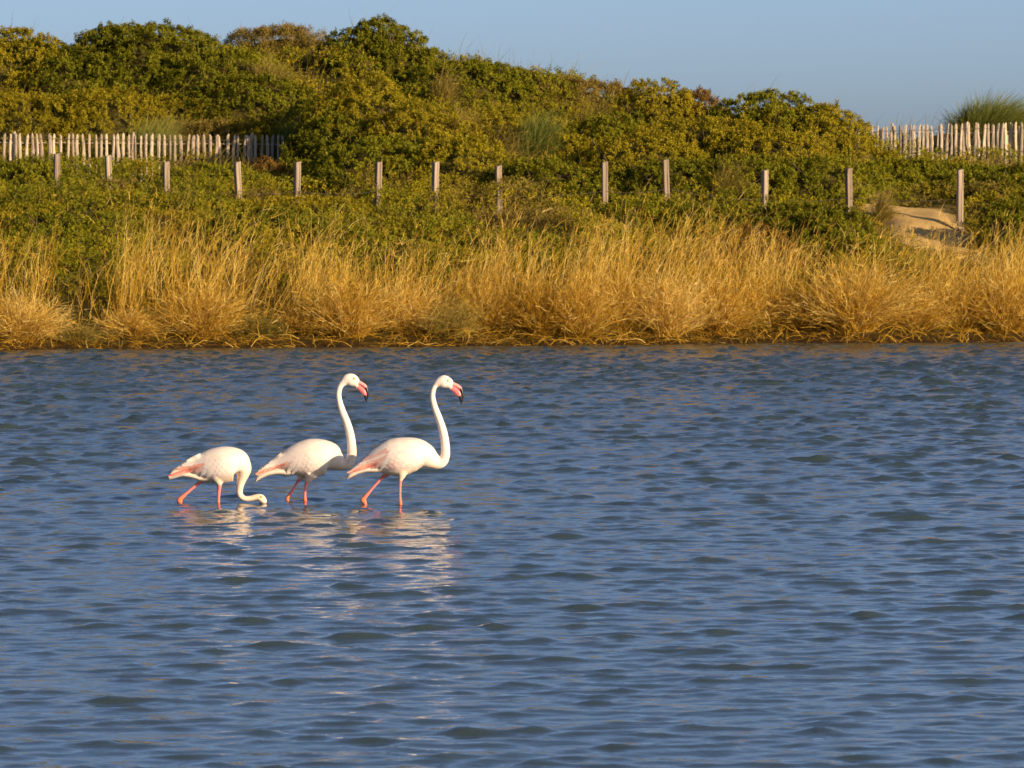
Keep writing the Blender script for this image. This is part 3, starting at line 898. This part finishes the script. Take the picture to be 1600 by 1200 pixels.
def picket_fence(label, px0, px1, y0, y1, row0, row1, step, double):
    r = np.random.default_rng(int(px0) + 500)
    a = at(px0, row0, y0); b = at(px1, row1, y1)
    root = empty('picket_fence', tuple((a + b) / 2 - np.array([0, 0, 1.0])))
    tag(root, label, 'fence', 'split picket fences on the dune')
    o0 = (a + b) / 2 - np.array([0, 0, 1.0])
    Lh = np.hypot(*(b - a)[:2]); n = int(Lh / step)
    for i in range(n + 1):
        u = (i + r.normal(0, 0.045)) / n
        p = a * (1 - u) + b * u
        top = p[2] + r.normal(0, 0.007)
        gz = float(ground(p[0], p[1])) - 0.04
        o = obj('picket', PK[r.integers(0, 9)], root, (p[0] - o0[0], p[1] - o0[1] + r.normal(0, 0.008), gz - o0[2]))
        o.scale = (0.9 + 0.35 * r.random(), 1, max(0.5, top - gz) * (0.985 + 0.03 * r.random()))
        o.rotation_euler = (r.normal(0, 0.015), r.normal(0, 0.020), r.choice([0, math.pi]) + r.normal(0, 0.3))
        if double and r.random() < 0.75:
            q = a * (1 - u - 0.5 / n) + b * (u + 0.5 / n)
            o = obj('picket', PK[r.integers(0, 9)], root, (q[0] - o0[0], q[1] - o0[1] + 0.13 + r.normal(0, 0.02), gz - o0[2]))
            o.scale = (0.9 + 0.3 * r.random(), 1, max(0.4, (top - gz) * (0.72 + 0.22 * r.random())))
            o.rotation_euler = (r.normal(0, 0.03), r.normal(0, 0.045), r.normal(0, 0.3))
    # a split rail behind the pickets and two twisted wires
    us = np.linspace(0, 1, 24)[:, None]
    for dz, rad_, nm, dy in ((-0.17, 0.009, 'rail', 0.035), (-0.10, 0.0035, 'wire', -0.022), (-0.52, 0.0035, 'wire', -0.022)):
        pth = a * (1 - us) + b * us + np.array([0, dy, dz]) - o0
        pth[:, 2] += r.normal(0, 0.008, 24)
        v_, f_ = tube_geo([pth], [np.full(24, rad_) * (1 + 0.15 * r.normal(size=24))], 5)
        obj(nm, mesh_from(nm, v_, f_, M['picket'] if nm == 'rail' else M['wire']), root)
    # round stakes carrying the fence
    for u in (0.17, 0.5, 0.83):
        p = a * (1 - u) + b * u; gz = float(ground(p[0], p[1])) - 0.05
        o = obj('stake', PK[r.integers(0, 9)], root, (p[0] - o0[0], p[1] - o0[1] + 0.06, gz - o0[2]))
        o.scale = (1.15, 2.0, p[2] - gz + 0.04)
    return root
picket_fence('pale split picket fence below the ridge, ending in the shade of a bush', -75, 488, 105.0, 105.6, 208, 211, 0.104, False)
picket_fence('pale split picket fence against the sky beyond the sand patch', 1335, 1690, 105.6, 104.6, 197, 189, 0.086, True)

# ------------------------------------------------------------------ flamingos
def bird_mat(name, rough=0.7, bump=0.003):
    m, t, b = nt(name)
    at_ = t.nodes.new('ShaderNodeAttribute'); at_.attribute_name = 'col'
    tc = t.nodes.new('ShaderNodeTexCoord')
    mp = t.nodes.new('ShaderNodeMapping'); mp.inputs['Scale'].default_value = (18, 40, 40); mp.inputs['Rotation'].default_value = (0, 0.4, 0)
    n = t.nodes.new('ShaderNodeTexNoise'); n.inputs['Scale'].default_value = 1.0; n.inputs['Detail'].default_value = 4
    t.links.new(tc.outputs['Object'], mp.inputs[0]); t.links.new(mp.outputs[0], n.inputs[0])
    mr = t.nodes.new('ShaderNodeMapRange'); mr.inputs[3].default_value = 0.86; mr.inputs[4].default_value = 1.08
    t.links.new(n.outputs[0], mr.inputs[0])
    mx = t.nodes.new('ShaderNodeVectorMath'); mx.operation = 'SCALE'
    t.links.new(at_.outputs['Color'], mx.inputs[0]); t.links.new(mr.outputs[0], mx.inputs['Scale'])
    n2 = t.nodes.new('ShaderNodeTexNoise'); n2.inputs['Scale'].default_value = 9.0; n2.inputs['Detail'].default_value = 3
    t.links.new(tc.outputs['Object'], n2.inputs[0])
    wash = ramp(t, [(0.38, (1, 1, 1)), (0.66, (1.0, 0.955, 0.935))])
    t.links.new(n2.outputs[0], wash.inputs[0])
    ml = t.nodes.new('ShaderNodeVectorMath'); ml.operation = 'MULTIPLY'
    t.links.new(mx.outputs[0], ml.inputs[0]); t.links.new(wash.outputs[0], ml.inputs[1])
    t.links.new(ml.outputs[0], b.inputs['Base Color'])
    bp = t.nodes.new('ShaderNodeBump'); bp.inputs['Strength'].default_value = 0.5; bp.inputs['Distance'].default_value = bump
    t.links.new(n.outputs[0], bp.inputs['Height']); t.links.new(bp.outputs[0], b.inputs['Normal'])
    b.inputs['Roughness'].default_value = rough
    b.inputs['Sheen Weight'].default_value = 0.0
    return m
M['plumage'] = bird_mat('flamingo_plumage')
M['bill'] = bird_mat('flamingo_bill', 0.35, 0.0008)
M['eye'] = simple_mat('pale_yellow_eye', (0.75, 0.42, 0.06), 0.2)
M['pupil'] = simple_mat('dark_pupil', (0.01, 0.01, 0.01), 0.1)

def catmull(P, m):
    P = np.asarray(P, float)
    Q = np.concatenate([[2 * P[0] - P[1]], P, [2 * P[-1] - P[-2]]])
    out = []
    for i in range(1, len(Q) - 2):
        t = np.linspace(0, 1, m, endpoint=False)[:, None]
        p0, p1, p2, p3 = Q[i - 1], Q[i], Q[i + 1], Q[i + 2]
        out.append(0.5 * ((2 * p1) + (-p0 + p2) * t + (2 * p0 - 5 * p1 + 4 * p2 - p3) * t ** 2 + (-p0 + 3 * p1 - 3 * p2 + p3) * t ** 3))
    out.append(P[-1:])
    return np.concatenate(out)

def loft(ctrl, m=8, k=22):
    """ctrl rows: x, z, half height (in plane), half width (y), y -> closed tube"""
    c = catmull(ctrl, m)
    c[:, 2:4] = np.maximum(c[:, 2:4], 0.0015)
    d = np.gradient(c[:, :2], axis=0); d = unit(d)
    n = len(c)
    N = np.stack([-d[:, 1], d[:, 0]], 1)
    a = np.arange(k) / k * 2 * np.pi
    x = c[:, 0:1] + np.cos(a)[None] * c[:, 2:3] * N[:, 0:1]
    z = c[:, 1:2] + np.cos(a)[None] * c[:, 2:3] * N[:, 1:2]
    y = c[:, 4:5] + np.sin(a)[None] * c[:, 3:4]
    V = np.stack([x, y, z], -1).reshape(-1, 3)
    i = np.arange(n - 1)[:, None] * k + np.arange(k)[None]
    i2 = np.arange(n - 1)[:, None] * k + (np.arange(k)[None] + 1) % k
    Fq = [tuple(q) for q in np.stack([i, i2, i2 + k, i + k], -1).reshape(-1, 4)]
    Fq += [tuple(range(k)), tuple(range((n - 1) * k, n * k))]
    return V, Fq

CREAM = np.array((0.86, 0.78, 0.72)); WARM = np.array((0.84, 0.69, 0.55)); PINK = np.array((0.78, 0.22, 0.20)); ROSE = np.array((0.82, 0.52, 0.46))
HOCK = np.array((0.82, 0.20, 0.07)); WHITE = np.array((0.87, 0.80, 0.76))

def flamingo(label, conv, px0, y0, body, tail, legs, bill_u, bill_l, eye, wing):
    """conv = (zoom scale, zoom origin x, zoom origin y): traced side outline -> metres"""
    s, ox, oy = conv
    sc = F / y0
    wrow = HOR + CAM_H * sc                    # row of the water line at this depth
    def cv(zx, zy):
        return ((ox + zx / s - px0) / sc, (788.0 - (oy + zy / s)) / sc)
    def cvl(h): return h / s / sc
    def rows(L):
        out = []
        for q in L:
            x, z = cv(q[0], q[1]); out.append((x, z, cvl(q[2]), q[3], q[4] if len(q) > 4 else 0.0))
        return np.array(out)
    root = empty('flamingo', ((px0 - 800) / F * y0, y0, 0))
    tag(root, label, 'flamingo', 'flamingos wading in the lagoon')
    V, Fc, cols = [], [], []
    def add(v, f, c):
        o = sum(len(q) for q in V)
        V.append(v); cols.append(np.broadcast_to(c, (len(v), 3)))
        Fc.extend([tuple(a + o for a in q) for q in f])
    b = rows(body)
    v, f = loft(b, 9, 28)
    # body colours: cream with a warmer belly and neck back
    xr = np.clip((v[:, 2] - 0.2) / 0.25, 0, 1)[:, None]
    cb = WARM * (1 - xr) + CREAM * xr
    add(v, f, cb)
    v, f = loft(rows(tail), 8, 20)
    add(v, f, WARM * 0.55 + CREAM * 0.45)
    for leg in legs:
        lr = []
        for q in leg['path']:
            x, z = cv(q[0], q[1]); lr.append((x, z, cvl(q[2]), q[3], leg['y']))
        # below the surface: shank to the bed and foot
        x, z = lr[-1][0], lr[-1][1]
        lr.append((x + leg['dx'] * 0.5, -0.22, 0.012, 0.012, leg['y']))
        lr.append((x + leg['dx'], -0.375, 0.013, 0.013, leg['y']))
        lr = np.array(lr)
        v, f = loft(lr, 7, 14)
        zz = v[:, 2]
        zt = leg['feather']; zt = cv(0, zt)[1]
        zh = leg['hock'] and cv(0, leg['hock'])[1]
        w = np.clip((zz - zt) / 0.015, 0, 1)[:, None]
        c = PINK * (1 - w) + WARM * w
        if leg['hock']:
            wh = np.clip(1 - np.abs(zz - zh) / 0.05, 0, 1)[:, None]
            c = c * (1 - wh) + HOCK * wh
        add(v, f, c)
        foot = np.array([(x + leg['dx'] - 0.02, -0.385, 0.008, 0.012, leg['y']), (x + leg['dx'] + 0.04, -0.388, 0.007, 0.035, leg['y']), (x + leg['dx'] + 0.095, -0.392, 0.005, 0.05, leg['y'])])
        v, f = loft(foot, 5, 12); add(v, f, PINK)
    V = np.concatenate(V); cols = np.concatenate(cols)
    me = bpy.data.meshes.new('flamingo_raw'); me.from_pydata(V.tolist(), [], Fc)
    tmp = bpy.data.objects.new('flamingo_raw', me); C.objects.link(tmp)
    rm = tmp.modifiers.new('r', 'REMESH'); rm.mode = 'VOXEL'; rm.voxel_size = 0.008
    sm = tmp.modifiers.new('s', 'SMOOTH'); sm.factor = 0.5; sm.iterations = 3
    dg = bpy.context.evaluated_depsgraph_get()
    bm_ = bpy.data.meshes.new_from_object(tmp.evaluated_get(dg))
    bpy.data.objects.remove(tmp); bpy.data.meshes.remove(me)
    kd = KDTree(len(V))
    for i, p in enumerate(V): kd.insert(p, i)
    kd.balance()
    nv = len(bm_.vertices)
    co = np.empty(nv * 3); bm_.vertices.foreach_get('co', co); co = co.reshape(-1, 3)
    cc = np.empty((nv, 4), np.float32); cc[:, 3] = 1
    for i in range(nv):
        hits = kd.find_n(co[i], 3)
        w = [1 / (h_[2] + 1e-4) for h_ in hits]
        cc[i, :3] = sum(cols[h_[1]] * ww for h_, ww in zip(hits, w)) / sum(w)
    bm_.attributes.new('col', 'FLOAT_COLOR', 'POINT').data.foreach_set('color', cc.ravel())
    bm_.polygons.foreach_set('use_smooth', np.ones(len(bm_.polygons), bool))
    bm_.materials.clear(); bm_.materials.append(M['plumage'])
    bm_.name = 'body'
    obj('body', bm_, root)
    bvh = BVHTree.FromPolygons([tuple(p) for p in co], [tuple(p.vertices) for p in bm_.polygons])
    def surf(x, z, side):
        h_ = bvh.ray_cast(Vector((x, side * 1.0, z)), Vector((0, -side, 0)))
        return h_[0].y if h_[0] is not None else None
    # bill
    if bill_u:
        u_ = rows(bill_u); l_ = rows(bill_l)
        bo = empty('bill', (0, 0, 0), root)
        for nm, rw, dark in (('upper_mandible', u_, 0.42), ('lower_mandible', l_, 0.66)):
            v, f = loft(rw, 8, 16)
            k = 16; ti = np.repeat(np.linspace(0, 1, len(v) // k), k)
            w = np.clip((ti - dark) / 0.06, 0, 1)[:, None]
            pk = np.array((0.78, 0.19, 0.21)) if nm[0] == 'l' else np.array((0.80, 0.36, 0.35))
            base = np.clip(ti / 0.12, 0, 1)[:, None]
            c = (WARM * (1 - base) + pk * base) * (1 - w) + np.array((0.012, 0.012, 0.014)) * w
            me = bpy.data.meshes.new(nm); me.from_pydata(v.tolist(), [], f)
            a = me.attributes.new('col', 'FLOAT_COLOR', 'POINT')
            a.data.foreach_set('color', np.concatenate([c, np.ones((len(v), 1))], 1).astype(np.float32).ravel())
            me.polygons.foreach_set('use_smooth', np.ones(len(me.polygons), bool))
            me.materials.append(M['bill'])
            obj(nm, me, bo)
    if eye:
        ex, ez = cv(*eye)
        for side in (-1, 1):
            yy = surf(ex, ez, side)
            if yy is None: continue
            er = 0.0115
            a = np.arange(13) / 13 * 2 * np.pi
            def dome(rad, hgt, m_):
                vv = [(0, side * hgt, 0)]
                for q in (0.4, 0.75, 1.0):
                    for t in a: vv.append((math.cos(t) * rad * q, side * hgt * math.sqrt(max(0, 1 - q * q)), math.sin(t) * rad * q))
                ff = [(0, 1 + i, 1 + (i + 1) % 13) for i in range(13)]
                for q in range(2):
                    for i in range(13):
                        ff.append((1 + q * 13 + i, 1 + (q + 1) * 13 + i, 1 + (q + 1) * 13 + (i + 1) % 13, 1 + q * 13 + (i + 1) % 13))
                mm = bpy.data.meshes.new('eye'); mm.from_pydata(vv, [], ff); mm.materials.append(m_)
                mm.polygons.foreach_set('use_smooth', np.ones(len(mm.polygons), bool))
                return mm
            eo = obj('eye', dome(er, 0.005, M['eye']), root, (ex, yy - side * 0.0005, ez))
            obj('pupil', dome(0.0035, 0.0025, M['pupil']), eo, (0, side * 0.0040, 0))
    # wings: overlapping covert feathers laid on the body, long feathers towards the tail
    r = np.random.default_rng(int(px0))
    def feather(rootp, direc, length, width, side, lift0, lift1, yfix=None, curve=0.0):
        nL, nW = 7, 3
        dx, dz = direc; nx_, nz_ = -dz, dx
        vv = []
        lasty = None
        for i in range(nL + 1):
            t = i / nL
            wv = width * (math.sin(math.pi * (0.16 + 0.80 * t)) ** 0.7)
            for j in range(-1, nW - 1):
                x = rootp[0] + dx * length * t + nx_ * wv * 0.5 * j - curve * nx_ * t * t * length
                z = rootp[1] + dz * length * t + nz_ * wv * 0.5 * j - curve * nz_ * t * t * length
                if yfix is not None:
                    yy = yfix[0] * (1 - t) + yfix[1] * t
                else:
                    yy = surf(x, z, side)
                    yy = abs(yy) if yy is not None else (lasty * 0.96 if lasty is not None else 0.03)
                    lasty = yy
                vv.append((x, side * (yy + lift0 + (lift1 - lift0) * t ** 1.5 + (0.002 if j == 0 else 0)), z))
        ff = []
        for i in range(nL):
            for j in range(nW - 1):
                q = i * nW + j
                ff.append((q, q + 1, q + nW + 1, q + nW))
        return vv, ff
    for side in (-1, 1):
        # folded wing: one shell over the flank, its coverts standing proud row over row
        VV, FF, CC = [], [], []
        nu, nw = 84, 44
        t0_, t1_, l0_, l1_ = [np.array(cv(*wing[k_])) for k_ in ('top0', 'top1', 'low0', 'low1')]
        rowsN, colsN = 6, 8
        tone = r.random((rowsN + 1, colsN + 3)); tone2 = r.random((rowsN + 1, colsN + 3))
        index = {}
        for i in range(nu + 1):
            for j in range(nw + 1):
                u = i / nu; w = j / nw
                bul = math.sin(math.pi * u) * 0.014
                p = (t0_ * (1 - u) + t1_ * u) * (1 - w) + (l0_ * (1 - u) + l1_ * u) * w
                p = p + np.array([0, bul]) * (1 - w) - np.array([0, bul * 1.6]) * w
                yy = surf(p[0], p[1], side)
                if yy is None: continue
                wob = w * rowsN + 0.8 * u + 0.28 * math.sin(u * 11 + 4 * w)
                row = int(math.floor(wob)); fw = wob - row
                ac = u * colsN + (0.5 if row % 2 else 0.0) + 0.55 * (2 * fw - 1) ** 2 + 0.15 * math.sin(row * 5.1)
                colm = int(math.floor(ac)); fu = ac - colm
                tn_ = tone[min(row, rowsN), min(colm, colsN + 2)]
                edge = min(1.0, min(u, 1 - u) / 0.10, min(w, 1 - w) / 0.14)
                hgt = edge * (0.0035 + (0.0012 + 0.0018 * tn_) * fu * (0.35 + 0.65 * min(1, u * 2.2)))
                index[(i, j)] = len(VV)
                VV.append((p[0], side * (abs(yy) + hgt - 0.0008), p[1]))
                k = wing['pink'] * (max(0, u - 0.30) * (0.25 + 0.9 * tn_) * (0.35 + 0.8 * w) + 0.16 * (tone2[min(row, rowsN), min(colm, colsN + 2)] > 0.86))
                k = min(k * (0.6 + 0.5 * fu), 0.8)
                CC.append(WHITE * (1 - k) + ROSE * k)
        for i in range(nu):
            for j in range(nw):
                q = [index.get(c_) for c_ in ((i, j), (i + 1, j), (i + 1, j + 1), (i, j + 1))]
                if None not in q: FF.append(tuple(q))
        me = bpy.data.meshes.new('wing'); me.from_pydata(VV, [], FF)
        me.attributes.new('col', 'FLOAT_COLOR', 'POINT').data.foreach_set('color', np.concatenate([np.array(CC), np.ones((len(CC), 1))], 1).astype(np.float32).ravel())
        me.polygons.foreach_set('use_smooth', np.ones(len(me.polygons), bool))
        me.materials.append(M['plumage'])
        wo_ = obj('wing', me, root)
        for (a_, b_, width, ya, yb, colr) in wing['long']:
            p = np.array(cv(*a_)); q = np.array(cv(*b_)); d = q - p; ln = np.linalg.norm(d); d = d / ln
            vv, ff = feather(p, d, ln, width, side, 0.003, 0.006, None, 0.04)
            me = bpy.data.meshes.new('flight_feather'); me.from_pydata(vv, [], ff)
            c = {'p': PINK, 'r': ROSE, 'w': WHITE, 'c': np.array((0.85, 0.42, 0.32))}[colr]
            me.attributes.new('col', 'FLOAT_COLOR', 'POINT').data.foreach_set('color', np.tile(np.append(c, 1).astype(np.float32), len(vv)))
            me.polygons.foreach_set('use_smooth', np.ones(len(me.polygons), bool))
            me.materials.append(M['plumage'])
            obj('flight_feather', me, wo_)
    return root

# leading bird (traced from a 5.217x view whose corner is 500,570)
flamingo('leading flamingo with upright neck and most pink on its wing', (5.2167, 500, 570), 625.0, 47.7,
  body=[(222, 890, 6, .008), (258, 862, 18, .022), (310, 828, 28, .034), (375, 793, 48, .05), (440, 775, 86, .078), (510, 762, 125, .11), (580, 752, 150, .14), (650, 746, 158, .155),
        (730, 731, 146, .155), (800, 728, 130, .14), (858, 742, 104, .115), (908, 772, 76, .085), (958, 796, 52, .056), (1000, 783, 42, .045), (1021, 730, 38, .040), (1019, 640, 36, .038), (1002, 540, 34, .036),
        (968, 430, 30, .032), (934, 340, 27, .029), (917, 265, 24, .026), (920, 210, 22, .024), (938, 165, 22, .024), (968, 138, 38, .034), (1006, 131, 53, .042), (1040, 141, 47, .037), (1066, 160, 34, .028), (1076, 167, 20, .02)],
  tail=[(214, 932, 3, .005), (238, 905, 15, .026), (300, 868, 23, .042), (370, 852, 25, .05), (440, 850, 26, .06), (500, 840, 30, .07)],
  legs=[dict(path=[(668, 850, 60, .06), (664, 895, 36, .04), (657, 930, 19, .022), (654, 960, 13, .0145), (652, 1050, 11, .0125), (654, 1108, 14, .016), (656, 1137, 15, .016)], y=-.055, dx=0.0, feather=945, hock=1130),
        dict(path=[(560, 850, 60, .06), (528, 895, 26, .03), (500, 922, 14, .016), (430, 1000, 12, .0135), (366, 1076, 17, .016), (346, 1106, 23, .02), (366, 1138, 16, .016)], y=.055, dx=0.07, feather=900, hock=1105)],
  bill_u=[(1062, 142, 18, .02), (1100, 158, 16, .016), (1138, 180, 15, .0145), (1157, 215, 13, .0125), (1159, 262, 11, .010), (1149, 318, 3, .004)],
  bill_l=[(1064, 178, 18, .02), (1098, 200, 24, .017), (1124, 226, 24, .0165), (1142, 256, 15, .013), (1148, 300, 6, .006)],
  eye=(1042, 123),
  wing=dict(shoulder=(850, 690), rear=(330, 850), top0=(850, 660), top1=(470, 720), low0=(850, 800), low1=(500, 850), pink=2.0,
long=[((560, 640), (400, 735), .05, 0, 0, 'w'), ((545, 680), (350, 785), .05, 0, 0, 'r'), ((540, 720), (320, 815), .045, 0, 0, 'w'), ((530, 740), (300, 820), .035, 0, 0, 'r'), ((500, 765), (225, 885), .032, 0, 0, 'c'), ((480, 790), (245, 880), .028, 0, 0, 'p'), ((515, 795), (420, 840), .028, 0, 0, 'c'), ((560, 700), (455, 840), .05, 0, 0, 'r'), ((585, 690), (500, 850), .05, 0, 0, 'w')]))

# second bird (traced from a 4.444x view whose corner is 380,570)
flamingo('middle flamingo with upright neck and a shadow across its belly', (4.4444, 380, 570), 478.0, 48.18,
  body=[(82, 788, 6, .008), (112, 762, 17, .022), (160, 732, 24, .032), (215, 706, 38, .045), (270, 695, 66, .072), (330, 686, 98, .105), (398, 676, 122, .135), (468, 669, 134, .155),
        (538, 662, 126, .155), (598, 665, 106, .137), (644, 690, 70, .095), (690, 714, 40, .06), (732, 705, 35, .046), (752, 650, 33, .038), (752, 590, 32, .036), (741, 505, 30, .034),
        (718, 420, 27, .031), (686, 340, 25, .028), (667, 275, 22, .026), (661, 225, 20, .024), (670, 178, 20, .023), (692, 145, 25, .026), (722, 124, 40, .036), (752, 125, 44, .040), (778, 140, 37, .034), (796, 154, 22, .024)],
  tail=[(84, 838, 3, .005), (102, 808, 13, .024), (165, 775, 19, .04), (235, 764, 21, .05), (300, 768, 23, .06), (350, 760, 26, .07)],
  legs=[dict(path=[(468, 780, 50, .06), (452, 815, 26, .03), (436, 845, 12, .015), (431, 880, 10, .0125), (428, 925, 10, .0125), (428, 955, 13, .016), (430, 972, 13, .016)], y=-.055, dx=0.0, feather=835, hock=960),
        dict(path=[(410, 780, 50, .06), (388, 815, 18, .024), (372, 840, 11, .014), (340, 893, 10, .013), (308, 943, 14, .016), (302, 962, 15, .017), (316, 985, 12, .014)], y=.055, dx=0.07, feather=825, hock=955)],
  bill_u=[(782, 136, 15, .02), (816, 148, 13, .016), (846, 170, 12, .0145), (860, 200, 11, .0125), (861, 238, 9, .010), (852, 277, 3, .004)],
  bill_l=[(785, 165, 15, .02), (813, 186, 19, .017), (836, 211, 19, .0165), (848, 238, 12, .013), (852, 268, 5, .006)],
  eye=(768, 115),
  wing=dict(shoulder=(625, 630), rear=(180, 770), top0=(620, 600), top1=(290, 650), low0=(610, 730), low1=(330, 775), pink=1.0,
long=[((360, 590), (215, 685), .05, 0, 0, 'w'), ((350, 620), (180, 710), .05, 0, 0, 'w'), ((345, 650), (150, 735), .045, 0, 0, 'w'), ((340, 675), (130, 750), .035, 0, 0, 'w'), ((310, 690), (85, 788), .030, 0, 0, 'c'), ((290, 705), (110, 780), .026, 0, 0, 'p'), ((330, 708), (265, 742), .022, 0, 0, 'r'), ((390, 650), (310, 770), .05, 0, 0, 'w'), ((420, 650), (345, 780), .05, 0, 0, 'w')]))

# third bird (traced from a 5x view whose corner is 240,570)
flamingo('feeding flamingo bending its neck down into the water', (5.0, 240, 570), 332.0, 47.9,
  body=[(108, 890, 6, .008), (150, 850, 20, .022), (210, 815, 30, .034), (275, 795, 48, .05), (345, 800, 92, .08), (430, 797, 128, .12), (520, 792, 144, .15),
        (600, 785, 138, .155), (655, 790, 118, .14), (692, 822, 75, .10), (694, 862, 52, .07), (684, 905, 38, .048), (672, 955, 29, .035), (667, 1000, 26, .029), (678, 1035, 24, .027),
        (712, 1055, 22, .026), (756, 1053, 22, .026), (798, 1044, 25, .03), (832, 1050, 32, .036), (856, 1074, 27, .031), (866, 1092, 18, .024)],
  tail=[(110, 908, 3, .005), (150, 885, 13, .024), (215, 862, 22, .04), (290, 872, 24, .05), (360, 892, 26, .06), (420, 890, 30, .07)],
  legs=[dict(path=[(498, 880, 60, .06), (510, 925, 30, .036), (513, 952, 19, .022), (509, 1000, 14, .0155), (506, 1060, 12, .014), (506, 1095, 13, .014)], y=-.055, dx=0.0, feather=948, hock=1090),
        dict(path=[(410, 880, 60, .06), (372, 915, 26, .03), (342, 938, 16, .017), (265, 1002, 13, .0145), (204, 1055, 20, .017), (192, 1076, 20, .018), (206, 1098, 15, .015)], y=.055, dx=0.07, feather=930, hock=1070)],
  bill_u=[(860, 1085, 18, .02), (870, 1110, 15, .016), (862, 1140, 13, .014), (835, 1160, 10, .011), (800, 1162, 3, .004)],
  bill_l=[(850, 1085, 15, .018), (850, 1112, 18, .016), (838, 1132, 14, .013), (810, 1146, 6, .006)],
  eye=(838, 1040),
  wing=dict(shoulder=(690, 720), rear=(200, 850), top0=(680, 700), top1=(330, 765), low0=(660, 840), low1=(370, 890), pink=1.0,
long=[((420, 700), (260, 765), .05, 0, 0, 'w'), ((410, 740), (220, 800), .05, 0, 0, 'w'), ((400, 780), (180, 830), .040, 0, 0, 'c'), ((350, 800), (115, 885), .032, 0, 0, 'p'), ((340, 820), (140, 880), .026, 0, 0, 'c'), ((400, 810), (310, 856), .028, 0, 0, 'r'), ((450, 750), (370, 880), .05, 0, 0, 'w'), ((480, 760), (420, 890), .05, 0, 0, 'w')]))
